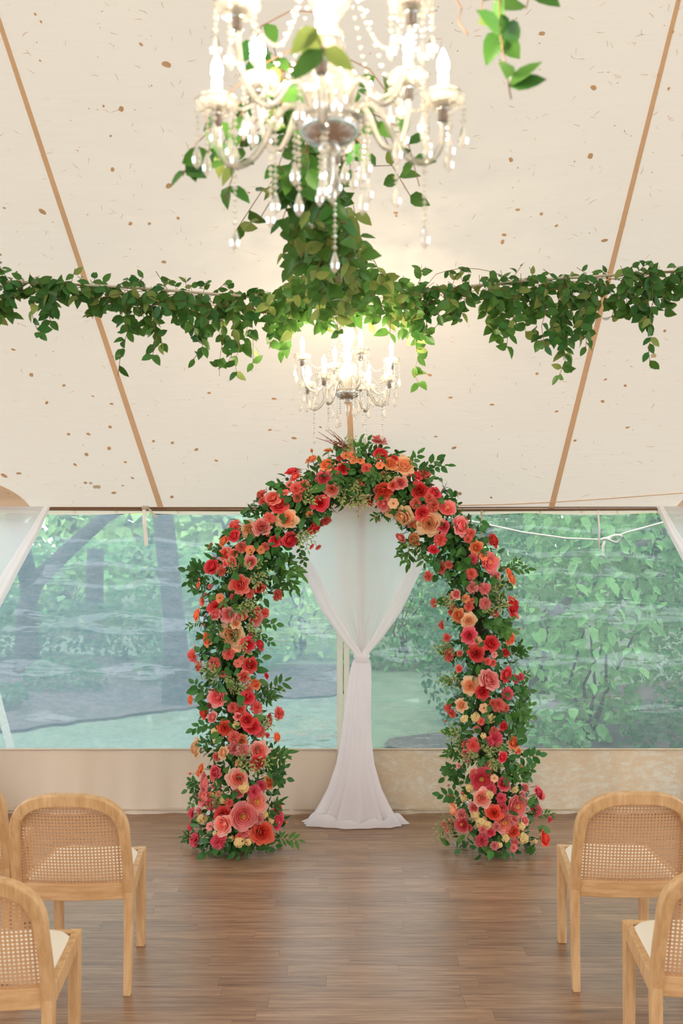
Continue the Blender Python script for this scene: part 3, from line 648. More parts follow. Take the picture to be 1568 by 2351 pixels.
for line in FLL:
    k, px, py, r = line.split(); px, py, r = float(px), float(py), float(r)
    p0 = P(px, py, AD); c, R_ = nearest(p0)
    dv = Vector((p0.x-c.x, 0, p0.z-c.z)); dr = dv.length
    q = min(0.97, dr/R_); filler = FLL.index(line) >= len(FLL)-70; dep = R_*math.sqrt(1-q*q)*0.92
    d = AD-dep-rnd(-0.01, 0.025); pos = P(px, py, d); rad = r/FPX*d
    n = (dv/max(R_, dr)*0.75+Vector((0, -1, 0))*math.sqrt(max(0.12, 1-q*q))+Vector((0, 0, 0.12))+rvec(0.22)).normalized()
    if filler: pos.y += 0.03
    pos = lift(pos, rad*0.75)
    pos = pos - n*rad*0.3
    if pos.z+rad*1.3 > roof_z(pos.y)-0.05: pos.y -= (pos.z+rad*1.3-roof_z(pos.y)+0.05)/SL
    BL.append((pos.copy(), rad))
    if pos.z < 0.02: pos.z = 0.02
    me = flower_mesh(k[0], k[1], random.randint(0, 1) if k[0] in 'RCKE' else 0)
    M = AI @ Matrix.Translation(pos) @ n.to_track_quat('Z', 'Y').to_matrix().to_4x4() @ Matrix.Rotation(rnd(0, 2*PI), 4, 'Z') @ Matrix.Scale(rad*1.25*(0.62 if k[0] == 'B' else 1), 4)
    o = link(KINDS[k[0]][0], me, arch, M, label=COLS[k[1]][1]+' '+KINDS[k[0]][0].replace('_', ' '))
    if k[0] == 'E':
        if 'stam' not in FM:
            b = MB()
            for i in range(40):
                a = i*2.4; rr_ = 0.22*math.sqrt(i/40); b.tube([(rr_*math.cos(a)*.6, rr_*math.sin(a)*.6, 0.1), (rr_*math.cos(a), rr_*math.sin(a), 0.46-rr_*0.5)], 0.022, 4)
            FM['stam'] = b.mesh('stamens', ['stamen'])
        link('stamens', FM['stam'], o)
# core hoop
b = MB(); hoop = [c for c, r in CL]; hoop = [Vector((p.x, 0, max(p.z, 0.0))) for p in hoop]
b.tube(hoop, [0.055+0.02*math.sin(i*1.7) for i in range(len(hoop))], 8); b.build('stem_core', 'core_brown', arch)
# foliage: inner leaves joined, 300 outer ones as leaves of their own
inner = MB()
def arch_pt(front=True, rmin=0.45, rmax=1.0):
    c, R_ = random.choice(CL); i = CL.index((c, R_))
    t = (CL[min(i+1, len(CL)-1)][0]-CL[max(i-1, 0)][0]).normalized(); s_ = Vector((0, 1, 0)).cross(t).normalized()
    a = rnd(0, 2*PI) if not front else rnd(PI*1.02, PI*1.98)
    n = s_*math.cos(a)+Vector((0, 1, 0))*math.sin(a)
    p = c+n*R_*rnd(rmin, rmax)+t*rnd(-0.04, 0.04)
    return p, n, t
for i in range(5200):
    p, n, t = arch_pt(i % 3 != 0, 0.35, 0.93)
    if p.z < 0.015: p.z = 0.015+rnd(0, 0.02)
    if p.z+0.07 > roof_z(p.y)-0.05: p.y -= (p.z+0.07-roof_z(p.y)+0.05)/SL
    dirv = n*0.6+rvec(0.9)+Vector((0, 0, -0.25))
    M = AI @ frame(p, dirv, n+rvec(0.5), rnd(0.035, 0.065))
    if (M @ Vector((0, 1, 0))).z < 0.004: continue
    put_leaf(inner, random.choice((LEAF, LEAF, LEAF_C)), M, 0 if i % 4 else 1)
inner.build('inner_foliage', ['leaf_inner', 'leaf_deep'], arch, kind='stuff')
leafs = [leaf_mesh('leaf', g, m_) for g, m_ in ((LEAF, 'leaf_deep'), (LEAF_B, 'leaf_deep'), (LEAF_C, 'leaf'), (LEAF, 'leaf'))]
def clear_of_blooms(p, dv, ln, m=0.8):
    for f in (0.3, 0.65, 1.0):
        q = p+dv.normalized()*ln*f
        for c, r in BL:
            if r > 0.018 and (q.x-c.x)**2+(q.z-c.z)**2 < (r*m)**2 and q.y < c.y+r*0.3: return False
    return True
made = 0
while made < 300:
    p, n, t = arch_pt(True, 0.84, 1.04)
    if p.z < 0.03: p.z = 0.03
    dirv = n*0.45+rvec(0.8)+Vector((0, 0, -0.2))
    if dirv.z*0.08+p.z < 0.01: dirv.z = abs(dirv.z)
    ln = rnd(0.055, 0.085)
    if not clear_of_blooms(p, dirv, ln): continue
    link('leaf', random.choice(leafs), arch, AI @ frame(p, dirv, n+Vector((0, -0.3, 0))+rvec(0.35), ln)); made += 1
def sprig_mesh(name, seed, geo, mats, n=11, ls=(0.045, 0.065), spread=0.9, bend=0.25, pairs=True, bushy=0):
    """stem of length 1 unit = 0.2 m along +Y with leaves"""
    R_ = random.Random(seed); b = MB(); Ln = 0.2
    branches = [([Vector((0, Ln*t, -bend*Ln*t*t)) for t in (0, .25, .5, .75, 1)], n)]
    for k in range(bushy):
        a = R_.uniform(-1.1, 1.1); c_ = R_.uniform(-0.9, 0.9); s0 = R_.uniform(0.05, 0.6); b0 = Vector((0, Ln*s0, -bend*Ln*s0*s0))
        dv = Vector((math.sin(a), math.cos(a), c_)).normalized()*Ln*R_.uniform(0.35, 0.6); branches.append(([b0+dv*t for t in (0, .33, .66, 1)], n//2+1))
    for pts, cnt in branches:
        b.tube(pts, [0.0022*(1-0.6*i/(len(pts)-1)) for i in range(len(pts))], 5, 0)
        for i in range(cnt):
            t = (i+1.2)/(cnt+0.2); k = min(len(pts)-2, int(t*(len(pts)-1))); f = t*(len(pts)-1)-k
            p = pts[k].lerp(pts[k+1], min(1, f)); dv = (pts[k+1]-pts[k]).normalized(); side = 1 if i % 2 else -1
            sv = dv.cross(Vector((0, 0, 1))).normalized()*side
            ld = dv*R_.uniform(0.35, 0.8)+sv*spread*R_.uniform(0.6, 1.1)+Vector((0, 0, R_.uniform(-0.5, 0.4)))
            if i == cnt-1: ld = dv
            M = frame(p, ld, Vector((0, 0, 1))+Vector((R_.uniform(-.4, .4), R_.uniform(-.4, .4), 0)), R_.uniform(*ls))
            if len(mats) == 3:                          # variegated: cream leaf with a green blade laid on its middle
                put_leaf(b, geo, M, 2); g2 = [Vector((v.x*0.62, 0.06+v.y*0.84, v.z+0.012)) for v in geo[0]]; b.add([M @ v for v in g2], geo[1], 1)
                g3 = [Vector((v.x*0.62, 0.06+v.y*0.84, v.z-0.012)) for v in geo[0]]; b.add([M @ v for v in g3], geo[1], 1)
            else: put_leaf(b, geo, M, 1)
    return b.mesh(name, mats)
SPR = [sprig_mesh('leaf_sprig', s, g, ['stem_green', m_], n_, ls) for s, g, m_, n_, ls in ((1, LEAF, 'leaf', 9, (.055, .085)), (2, LEAF_C, 'leaf', 11, (.06, .09)), (3, LEAF, 'leaf_deep', 8, (.06, .095)))]
SPB = [sprig_mesh('leaf_sprig', s, g, ['stem_green', 'leaf'], 7, (.055, .09), bushy=5) for s, g in ((4, LEAF), (5, LEAF_C))]
VAR = [sprig_mesh('variegated_sprig', s, LEAF_C, ['stem_green', 'leaf_pale', 'leaf_cream'], 9, (.026, .040), bushy=7) for s in (6, 7)]
def sprig(px, py, ang, sc=1.0, kind='g', fwd=0.25):
    p0 = P(px, py, AD); c, R_ = nearest(p0); dr = math.hypot(p0.x-c.x, p0.z-c.z); dep = R_*math.sqrt(max(0, 1-(min(dr, R_)/R_)**2))*0.9
    p = P(px, py, AD-dep); a = math.radians(ang); dv = Vector((math.cos(a), -fwd+rnd(-.15, .1), math.sin(a)))
    p = p-dv.normalized()*0.04; sc *= 0.72 if kind != 'v' else 0.85
    if p.z > 2.15: p.y -= 0.07; dv.y -= 0.55; sc *= 0.9
    if p.z < 0.048: p.z = 0.048
    me = random.choice({'g': SPR, 'b': SPB, 'v': VAR}[kind])
    link(me.name.split('.')[0], me, arch, AI @ frame(p, dv, Vector((0, -1, 0.5))+rvec(0.4), sc), label='pale cream-edged sprig' if kind == 'v' else None)
for a in ((470, 1320, 165, 1.0, 'b'), (470, 1305, 130, .7), (500, 1262, 150, .6), (470, 1340, 200, .8), (650, 1290, -30, 1.1, 'b'), (655, 1315, -60, 1.0, 'b'), (690, 1265, -70, .7), (640, 1320, -85, .9), (940, 1250, -100, 1.0, 'b'), (965, 1255, -75, .9), (925, 1245, -130, .6),
          (960, 1085, 40, 1.1), (945, 1060, 60, .8), (990, 1075, 25, 1.0), (1170, 1310, 20, .95), (1175, 1300, 40, .6), (1185, 1500, 30, .7, 'b'), (1185, 1590, 15, .8, 'b'), (1185, 1630, -20, .9, 'b'), (1180, 1660, -50, .9, 'b'), (1195, 1560, 50, .6), (1195, 1740, 10, 1.0), (1200, 1790, 60, .8), (1160, 1780, 30, .9, 'b'),
          (610, 1590, 35, 1.1), (600, 1600, 10, .8, 'b'), (595, 1430, 0, .9), (600, 1460, -30, .7), (480, 1660, 190, .9), (480, 1690, 230, .8), (470, 1590, 140, .8), (620, 1740, 20, 1.0, 'b'), (620, 1780, -10, .9, 'b'), (625, 1760, 70, .8), (460, 1800, 190, .8, 'b'), (455, 1830, 215, .7), (440, 1920, 200, .6, 'b'), (640, 1925, 8, 1.0), (620, 1860, 50, .8, 'b'),
          (815, 1040, 85, .9), (830, 1035, 70, .8), (860, 1050, 45, .6), (880, 1175, 200, .7), (720, 1180, 20, .8), (1240, 1870, 20, .7), (1050, 1830, 165, .9), (1055, 1720, 200, .8, 'b'), (1050, 1760, 215, .9, 'b'), (1045, 1680, 170, .6), (700, 1130, 100, .6, 'b'), (640, 1200, 60, .7, 'b'), (720, 1100, 150, .6, 'b'), (780, 1095, -80, .8, 'b'), (800, 1110, -60, .8, 'b'), (860, 1090, 200, .7, 'b'), (1000, 1290, 150, .6), (1080, 1300, 200, .8, 'b'), (1120, 1440, 30, .9, 'b'), (1140, 1440, -10, .9, 'b'), (520, 1380, -30, .9, 'b'), (500, 1440, 240, .8, 'b'), (450, 1430, 190, .6), (560, 1620, 120, .6)):
    sprig(*a)
for a in ((560, 1300, 20), (580, 1320, -40), (545, 1310, 100), (560, 1380, -60), (570, 1440, -20), (560, 1470, -70), (500, 1545, 150), (520, 1560, -20), (540, 1590, 60), (610, 1605, 45), (600, 1640, -80), (590, 1740, -60), (545, 1760, 30), (800, 1030, 60), (790, 1020, 120), (815, 1110, -70), (825, 1130, -90), (695, 1145, 10), (770, 1135, -20), (690, 1220, -60), (870, 1100, 20), (960, 1245, 180), (1110, 1400, 10), (1140, 1390, 40), (1130, 1360, 60), (1040, 1380, 180), (1030, 1480, 190), (1050, 1560, 170), (1060, 1690, 160), (1110, 1720, 20), (1120, 1740, -40), (1090, 1730, 190), (1040, 1890, 165), (1030, 1900, 200), (500, 1850, 80)):
    sprig(*a[:3], rnd(0.7, 0.95), 'v', 0.6)
b = MB()
for k in range(7):
    p = P(790+rnd(-12, 14), 1030, AD-0.17); a = math.radians(rnd(120, 165)); ln = rnd(0.10, 0.18)
    b.tube([p, p+Vector((math.cos(a), rnd(-.4, -.1), math.sin(a)*.8))*ln*0.6, p+Vector((math.cos(a)*1.1, rnd(-.4, -.1), math.sin(a)*.8))*ln], [0.003, 0.002, 0.001], 5)
o = b.build('bare_twigs', 'twig_red', kind='stuff'); o.parent = arch; o.matrix_local = AI

# ------------------------------------------------------------------ vine garlands on the tent ropes
ZROPE_TAB = [(-3.4, 3.262), (-2.6, 3.02), (-1.51, 2.945), (-1.3, 2.94), (-.93, 2.92), (-.35, 2.875), (-.12, 2.86), (.0, 2.945), (.06, 2.945), (.16, 2.868), (.23, 2.875), (.42, 2.91), (.8, 2.95), (1.51, 2.993), (2.6, 3.06), (3.4, 3.262)]
YG = 4.40
garland_leaf = [leaf_mesh('leaf', g, m_) for g, m_ in ((LEAF, 'leaf'), (LEAF_B, 'leaf'), (leaf_geo(0.60, 0.05, 0.1), 'leaf_deep'), (leaf_geo(0.62, 0.2, -0.15), 'leaf'), (leaf_geo(0.55, 0.1, 0.4), 'leaf_pale'))]
CHAND = (Vector((0.026, 4.40, 2.452)), Vector((-0.022, 1.80, 2.602)))
def in_chandelier(p):
    for c in CHAND:
        r = math.hypot(p.x-c.x, p.y-c.y); h = p.z-c.z
        if (r < 0.262 and -0.22 < h < 0.262) or (r < 0.085 and 0.2 < h < 0.345) or (r < 0.066 and 0.3 < h < 0.50): return True
    return False
class Garland:
    def __init__(s, label, loc):
        s.root = empty('leaf_garland', loc, label, 'garland', 'vine garlands hung under the tent roof'); s.I = Matrix.Translation(-Vector(loc)); s.stems = MB(); s.leaves = []
    def vine(s, pts, step=0.034, ls=(0.048, 0.068), pale=0.1, skip=0.0):
        fine = []
        for a, c in zip(pts, pts[1:]): fine += [Vector(a).lerp(Vector(c), k/8) for k in range(8)]
        fine.append(Vector(pts[-1])); pts = []
        for p in fine:                                     # a vine ends where a chandelier begins
            if in_chandelier(p): break
            pts.append(p)
        if len(pts) < 2: return
        s.stems.tube([s.I @ p for p in pts[::4]+([pts[-1]] if (len(pts)-1) % 4 else [])], 0.0014, 4)
        acc = 0; nxt = step*rnd(0.3, 1)
        for a, c in zip(pts, pts[1:]):
            d = c-a; ln = d.length
            while acc+ln > nxt:
                f = (nxt-acc)/ln; p = a.lerp(c, f); nxt += step*rnd(0.7, 1.3)
                if random.random() < skip: continue
                for sg in ((-1, 1) if random.random() < 0.55 else (random.choice((-1, 1)),)):
                    dv = d.normalized()*0.35+Vector((sg*rnd(0.2, 1.1), rnd(-0.9, 0.6), -rnd(-0.45, 1.0)))+rvec(0.35)
                    nn = Vector((rnd(-1, 1), -1, rnd(-0.6, 1.0)))
                    lf = (p.copy(), dv, nn, rnd(*ls), random.random() < pale)
                    for dy in (0, -0.05, -0.10):          # turn a leaf that would reach into the crystal towards the outside
                        u_ = lf[1].normalized()
                        if not any(in_chandelier(lf[0]+u_*lf[3]*f+w_*lf[3]*0.3) for f in (0.0, 0.5, 1.0) for w_ in (Vector((0, 0, 0)), Vector((1, 0, 0)), Vector((-1, 0, 0)))):
                            s.leaves.append(lf); break
                        c_ = min(CHAND, key=lambda q: (q-lf[0]).length); o_ = lf[0]-c_; lf = (lf[0], Vector((o_.x, o_.y, 0)).normalized()+Vector((0, 0, 0.5 if dy > -0.05 else 1.2)), lf[2], lf[3], lf[4])
            acc += ln
    def finish(s, rope, cap=300):
        for r in rope: s.stems.tube([s.I @ Vector(p) for p in r], 0.006, 6, 1)
        s.stems.build('stem', ['twig_brown', 'rope'], s.root)
        random.shuffle(s.leaves)
        s.leaves.sort(key=lambda l: l[0].y)
        keep = s.leaves[:cap] if len(s.leaves) > cap else s.leaves
        for p, dv, nn, sc, pl in keep:
            link('leaf', garland_leaf[4] if pl else random.choice(garland_leaf[:4]), s.root, s.I @ frame(p, dv, nn, (sc, sc, sc)))
        if len(s.leaves) > cap:
            b = MB()
            for p, dv, nn, sc, pl in s.leaves[cap:]: put_leaf(b, LEAF_B if sc > 0.058 else LEAF, s.I @ frame(p, dv, nn, sc), 1 if pl else 0)
            b.build('further_leaves', ['leaf', 'leaf_pale'], s.root, kind='stuff')
def rope_z(x): return interp(x, ZROPE_TAB)
PXM = FPX/YG
def hang(g, px, ztop, drop, n=5, sway=0.05, y=YG, pale=0.1, step=0.034):
    x = (px-XC)/PXM; yy = y+rnd(-0.10, 0.10); pts = [Vector((x, yy, ztop))]; sx = rnd(-sway, sway)
    for k in range(1, n+1):
        pts.append(Vector((x+sx*k/n+rnd(-.018, .018), yy+rnd(-.03, .03), ztop-drop*k/n)))
    g.vine(pts, pale=pale, step=step)
def side(label, x0, x1, bot, top, nst, extra):
    g = Garland(label, ((x0+x1)/2/PXM-XC/PXM, YG, 2.9))
    for i in range(nst):
        px = x0+(x1-x0)*(i+rnd(0.1, 0.9))/nst; zr_ = rope_z((px-XC)/PXM); pyr = YH-(zr_-H)*PXM
        drop = max(15, interp(px, bot)-pyr-18)/PXM*rnd(0.4, 1.05)
        hang(g, px, zr_+rnd(-0.03, 0.03), drop, sway=0.11, pale=0.14)
        if random.random() < 0.55:
            up_ = max(8, pyr-interp(px, top))/PXM*rnd(0.3, 0.85); x = (px-XC)/PXM
            g.vine([(x, YG+rnd(-.08, .08), zr_), (x+rnd(-.06, .06), YG+rnd(-.1, .1), zr_+up_)], step=0.045, ls=(0.035, 0.055))
    for k in range(3):                                  # vines wound along the rope
        pts = []
        for i in range(30):
            px = x0+(x1-x0)*i/29; x = (px-XC)/PXM; pts.append(Vector((x, YG+0.05*math.sin(i*0.9+k*2), rope_z(x)-0.03*(1+math.sin(i*0.7+k*2.1)))))
        g.vine(pts, step=0.10)
    for px, py, n_ in extra:
        x = (px-XC)/PXM; zr_ = rope_z(x); hang(g, px-rnd(-14, 14), zr_, (py-(YH-(zr_-H)*PXM))/PXM, 6, 0.03, step=0.045)
    return g
g1 = side('leafy vine garland over the plain skirt side of the tent', -40, 668, [(0, 735), (60, 745), (110, 760), (160, 740), (220, 735), (260, 760), (300, 800), (350, 820), (390, 790), (430, 800), (490, 830), (560, 850), (620, 790), (668, 770)], [(0, 590), (60, 560), (130, 620), (170, 610), (280, 615), (430, 625), (550, 650), (668, 660)], 42, [(300, 868, 5), (345, 825, 5), (548, 868, 5), (570, 850, 4), (90, 775, 3), (510, 860, 4), (610, 800, 4), (640, 790, 4), (655, 810, 4)])
xs_ = [-3.4+i*0.12 for i in range(int((3.4-0.02)/0.12)+1)]
g1.finish([[(x, YG, rope_z(x)) for x in xs_+[0.0]]])
g2 = side('leafy vine garland over the scuffed skirt side of the tent', 905, 1610, [(905, 760), (950, 790), (1000, 780), (1050, 740), (1100, 780), (1150, 780), (1200, 800), (1250, 815), (1310, 840), (1350, 790), (1400, 740), (1470, 800), (1568, 740)], [(905, 585), (1040, 590), (1100, 610), (1200, 600), (1300, 610), (1340, 600), (1420, 605), (1568, 630)], 46, [(938, 880, 3), (915, 800, 3), (930, 770, 3), (950, 810, 3), (965, 790, 3), (1312, 860, 5), (1472, 850, 4), (1240, 815, 4), (1180, 800, 3), (1290, 830, 4)])
g2.vine([P(905+i*24, 678-62*math.sin(PI*i/14)*(1 if i > 3 else 0.5), YG-0.03) for i in range(15)], step=0.09, ls=(.035, .05))
g2.finish([[(-x, YG, rope_z(-x)) for x in xs_+[0.0]]])
# garland running along the tent's middle from one chandelier to the other
g3 = Garland('thick vine garland running between the two chandeliers', (0, 3.2, 2.9))
def mid(y): return Vector((-0.075+0.07*max(0, (y-2.6)/1.8)+0.03*(y < 2.6), y, 2.90+0.02*math.cos(y*3)))
for i in range(122):
    y = 2.12+2.38*((i+rnd(0, 1))/122)**0.85; c = mid(y); a = rnd(0, 2*PI); r = rnd(0.0, 0.11 if y < 3.6 else 0.16)*(1.25 if y > 4.0 else 1)
    p = c+Vector((math.cos(a)*r, 0, math.sin(a)*r*0.8)); ln = rnd(0.08, 0.20)
    g3.vine([p, p+Vector((rnd(-.05, .05), rnd(-.06, .06), -ln*0.5)), p+Vector((rnd(-.07, .07), rnd(-.08, .08), -ln))], step=0.036, pale=0.22)
for px, py, d, ln, sx in ((600, 440, 2.9, .12, -.13), (640, 430, 2.8, .1, -.1), (560, 330, 2.4, .14, -.08), (850, 250, 2.6, .12, .1), (930, 300, 2.5, .14, .06), (900, 380, 3.0, .1, .1), (860, 600, 4.1, .12, .1), (640, 660, 4.2, .12, -.1), (900, 760, 4.35, .14, .06), (680, 700, 4.25, .16, -.04), (560, 250, 2.2, .1, -.1), (850, 160, 2.3, .1, .12)):
    p = P(px, py, d); c = mid(d); g3.vine([c, c.lerp(p, 0.6)+Vector((0, 0, 0.03)), p, p+Vector((sx*0.6, 0, -ln))], step=0.05, pale=0.15, skip=0.3)
for px, py, d, ln in ((1145, -60, 1.75, .22), (1120, -40, 1.9, .10), (1220, -40, 1.9, .05), (470, 260, 2.1, .12), (450, 330, 2.15, .07), (540, 340, 2.2, .05), (690, -10, 1.55, .05), (740, 30, 1.5, .06), (640, 10, 1.55, .04), (600, 60, 2.22, .1), (1060, 20, 1.9, .05)):
    p = P(px, py, d); c = mid(max(1.9, d)); c.z = max(c.z, p.z+0.03)
    if d < 2.0: c = Vector((-0.10, 1.86, 3.0)); over = Vector((p.x*0.8-0.02, (p.y+1.86)/2, 2.97))
    else: over = c.lerp(p, 0.5)+Vector((0, 0, 0.02))
    g3.vine([c, over, p], step=0.14, skip=0.75); g3.vine([p, p+Vector((rnd(-.02, .02), 0, -ln*0.5)), p+Vector((rnd(-.03, .03), 0, -ln))], step=0.04)
for i in range(16):                                   # drops in front of and beside the far chandelier
    a = math.radians(rnd(195, 345)); p = Vector((0.026+0.30*math.cos(a), 4.40+0.31*math.sin(a), 2.86)); c = mid(min(4.3, p.y)); ln = rnd(0.10, 0.22)
    g3.vine([Vector((c.x, c.y, 2.93)), Vector((p.x, p.y, 2.88)), p-Vector((0, 0, ln*0.6)), p-Vector((rnd(-.03, .03), 0.02, ln))], step=0.04, pale=0.2)
g3.finish([[mid(1.2+i*0.1)+Vector((0.014*math.exp(-((1.2+i*0.1-1.8)/0.22)**2), 0, 0.03+0.19*math.exp(-((1.2+i*0.1-1.8)/0.22)**2))) for i in range(32)]+[Vector((0.0, 4.385, 2.95))]])

# ------------------------------------------------------------------ chandeliers
def make_chandelier():
    root = empty('chandelier', (0, 0, 0))
    b = MB()                                              # glass column of stacked balusters
    b.lathe([(0.0, 0.0), (0.018, 0.0), (0.018, 0.03), (0.045, 0.05), (0.055, 0.085), (0.040, 0.12), (0.016, 0.14), (0.026, 0.16), (0.026, 0.175), (0.014, 0.19), (0.034, 0.22), (0.048, 0.255), (0.040, 0.29), (0.016, 0.32), (0.012, 0.40)], 20); b.build('column', 'crystal', root)
    b = MB(); b.lathe([(0.008, 0.40), (0.008, 0.44), (0.05, 0.43), (0.055, 0.435), (0.02, 0.46), (0.004, 0.47)], 16); b.build('top_cap', 'chrome', root)
    b = MB(); b.lathe([(0.0, -0.030), (0.034, -0.025), (0.052, -0.010), (0.058, 0.004), (0.054, 0.012), (0.02, 0.016), (0.0, 0.016)], 28); b.build('hub_bowl', 'chrome', root)
    b = MB(); b.lathe([(0.054, 0.006), (0.062, 0.008), (0.068, 0.016), (0.064, 0.019), (0.052, 0.014)], 28); b.build('glass_plate', 'crystal', root)
    b = MB(); b.lathe([(0.016, -0.026), (0.022, -0.036), (0.014, -0.044), (0.007, -0.048), (0.012, -0.064), (0.009, -0.086), (0.0, -0.112)], 14); b.build('finial', 'crystal', root)
    def strand(n, sc=1.0, drop=True):
        b = MB(); z = 0
        for k in range(n):
            r = (0.0042+0.0016*(k % 2))*sc; b.lathe([(0.0, z), (r, z-r), (0.0, z-2*r)], 6, 0, (0, 0, 0)); z -= 2*r+0.0006
        me = b.mesh('bead_strand', ['crystal'], False)
        b = MB(); b.lathe([(0.0, 0), (0.004*sc, -0.008*sc), (0.0095*sc, -0.026*sc), (0.008*sc, -0.036*sc), (0.0, -0.046*sc)], 8, 0, (0, 0, z)); return me, b.mesh('pendant', ['crystal'], False)
    ST = [strand(n) for n in (4, 7, 10, 14)]
    def hang_strand(p, k):
        me, pe = ST[k]; o = link('bead_strand', me, root, Matrix.Translation(p)); link('pendant', pe, o)
    RC, ZC = 0.205, 0.105
    for i in range(8):
        a = 2*PI*(i+0.35)/8; ca, sa = math.cos(a), math.sin(a)
        dz = 0.03 if i % 2 == 0 else -0.072; ZA = ZC+dz
        prof = [(0.035, 0.012), (0.050, 0.045), (0.075, 0.060), (0.098, 0.045), (0.118, 0.010), (0.142, -0.012), (0.172, -0.008), (0.194, 0.020), (0.203, 0.055), (RC, ZC-0.02)]
        prof = [(r, z+dz*(r/RC)**1.6) for r, z in prof]
        sm = []
        for k in range(len(prof)-1):
            p0, p1, p2, p3 = (prof[max(0, k-1)], prof[k], prof[k+1], prof[min(len(prof)-1, k+2)])
            for t in (0, .33, .66):
                f = lambda q: 0.5*((2*p1[q])+(-p0[q]+p2[q])*t+(2*p0[q]-5*p1[q]+4*p2[q]-p3[q])*t*t+(-p0[q]+3*p1[q]-3*p2[q]+p3[q])*t**3)
                sm.append((f(0), f(1)))
        sm.append(prof[-1])
        arm = MB(); arm.tube([(r*ca, r*sa, z) for r, z in sm], 0.0062, 8); ao = arm.build('arm', 'crystal', root)
        c = (RC*ca, RC*sa, ZA)
        b = MB(); b.lathe([(0.0, -0.022), (0.010, -0.022), (0.010, -0.002), (0.013, 0.0), (0.0, 0.001)], 12, 0, c); b.build('socket', 'chrome', ao)
        b = MB(); prof2 = [(0.010, 0.0), (0.026, 0.004), (0.036, 0.014), (0.038, 0.024), (0.032, 0.030), (0.030, 0.027), (0.033, 0.020), (0.024, 0.009), (0.010, 0.005)]
        n_ = 24; vs = [Vector((r*(1+0.06*(k % 2)*(r > 0.02))*math.cos(2*PI*k/n_), r*(1+0.06*(k % 2)*(r > 0.02))*math.sin(2*PI*k/n_), z))+Vector(c) for r, z in prof2 for k in range(n_)]
        b.add(vs, [(j*n_+k, j*n_+(k+1) % n_, (j+1)*n_+(k+1) % n_, (j+1)*n_+k) for j in range(len(prof2)-1) for k in range(n_)]); b.build('drip_cup', 'crystal', ao, smooth=False)
        b = MB(); b.lathe([(0.0, 0.0), (0.0095, 0.0), (0.0095, 0.062), (0.0, 0.064)], 12, 0, c); b.build('candle_sleeve', 'candle_white', ao)
        b = MB(); b.lathe([(0.0, 0.062), (0.006, 0.063), (0.0105, 0.075), (0.0095, 0.088), (0.004, 0.102), (0.0, 0.110)], 12, 0, c); b.build('bulb', 'bulb_glow', ao)
        for k in range(5):
            t = 2*PI*k/5+i; hang_strand((c[0]+0.036*math.cos(t), c[1]+0.036*math.sin(t), ZA+0.014), random.choice((0, 0, 1, 1)))
        hang_strand((0.172*ca, 0.172*sa, -0.012+dz*0.75), random.choice((0, 1, 2)))
        (hang_strand((0.098*ca, 0.098*sa, 0.040), random.choice((2, 3))) if i % 3 == 0 else None)
        # swag of beads from the column's shoulder to the cup
        b = MB()
        for k in range(24):
            t = (k+0.5)/24; r = 0.05+(RC-0.06)*t; z = 0.27*(1-t)+(ZA+0.02)*t-0.10*math.sin(PI*t); q = 0.0046
            a2 = a+0.10*math.sin(PI*t); b.lathe([(0, z+q), (q, z), (0, z-q)], 6, 0, (r*math.cos(a2), r*math.sin(a2), 0))
        b.build('bead_swag', 'crystal', root, smooth=False)
    for k in range(6):
        t = 2*PI*k/6; hang_strand((0.068*math.cos(t), 0.068*math.sin(t), 0.006), 1 if k % 2 else 2)
    b = MB()
    for k in range(8): b.lathe([(0.006, 0.475+k*0.03), (0.011, 0.487+k*0.03), (0.006, 0.499+k*0.03)], 8)
    b.build('chain', 'chrome', root)
    return root
c2 = make_chandelier(); c2.location = (0.026, 4.40, 2.452)
tag(c2, 'lit crystal chandelier hanging just over the top of the arch', 'chandelier', 'crystal chandeliers under the tent roof')
c1 = copy_tree(c2); c1.location = (-0.022, 1.80, 2.602); c1.rotation_euler = (0, 0, 0.46)
tag(c1, 'lit crystal chandelier above the aisle between the cane chair rows', 'chandelier', 'crystal chandeliers under the tent roof')
b = MB(); b.tube([(0.026, 4.40, 3.10), (0.026, 4.40, roof_z(4.40)-0.034)], 0.004, 6); o = b.build('cable', 'rope', c2); o.matrix_local = Matrix.Translation((-0.026, -4.40, -2.452))
b = MB(); b.tube([(-0.022, 1.80, 3.25), (-0.022, 1.80, roof_z(1.80)-0.03)], 0.004, 6); o = b.build('cable', 'rope', c1); o.matrix_local = Matrix.Rotation(-0.46, 4, 'Z') @ Matrix.Translation((0.022, -1.80, -2.602))

# ------------------------------------------------------------------ dry leaves and litter lying on the canvas
def litter_mesh(kind, seed):
    R_ = random.Random(seed); b = MB(); n = 8
    if kind == 0: ring = [((0.5+R_.uniform(-.05, .05))*math.cos(2*PI*i/n), 0.32*math.sin(2*PI*i/n)*(1.2 if i < 4 else 0.9)) for i in range(n)]
    elif kind == 1: ring = [(R_.uniform(0.3, 0.5)*math.cos(2*PI*i/n), R_.uniform(0.2, 0.45)*math.sin(2*PI*i/n)) for i in range(n)]
    else: ring = [(-0.5, 0.0), (-0.2, 0.09), (0.15, 0.12), (0.5, 0.0), (0.4, -0.03), (0.1, 0.05), (-0.2, 0.03), (-0.45, -0.04)]
    top = [Vector((x, y, 0.05*(x*x-y*y))) for x, y in ring]+[Vector((0, 0, 0.01))]
    b.add(top, [(i, (i+1) % n, n) for i in range(n)] if kind < 2 else [(0, 1, 6, 7), (1, 2, 5, 6), (2, 3, 4, 5)]); return b
LM = [litter_mesh(k, s) for k, s in ((0, 1), (0, 2), (1, 3), (1, 4), (2, 5))]
LME = [x.mesh('dry_leaf', ['dry_leaf'], False) for x in LM]
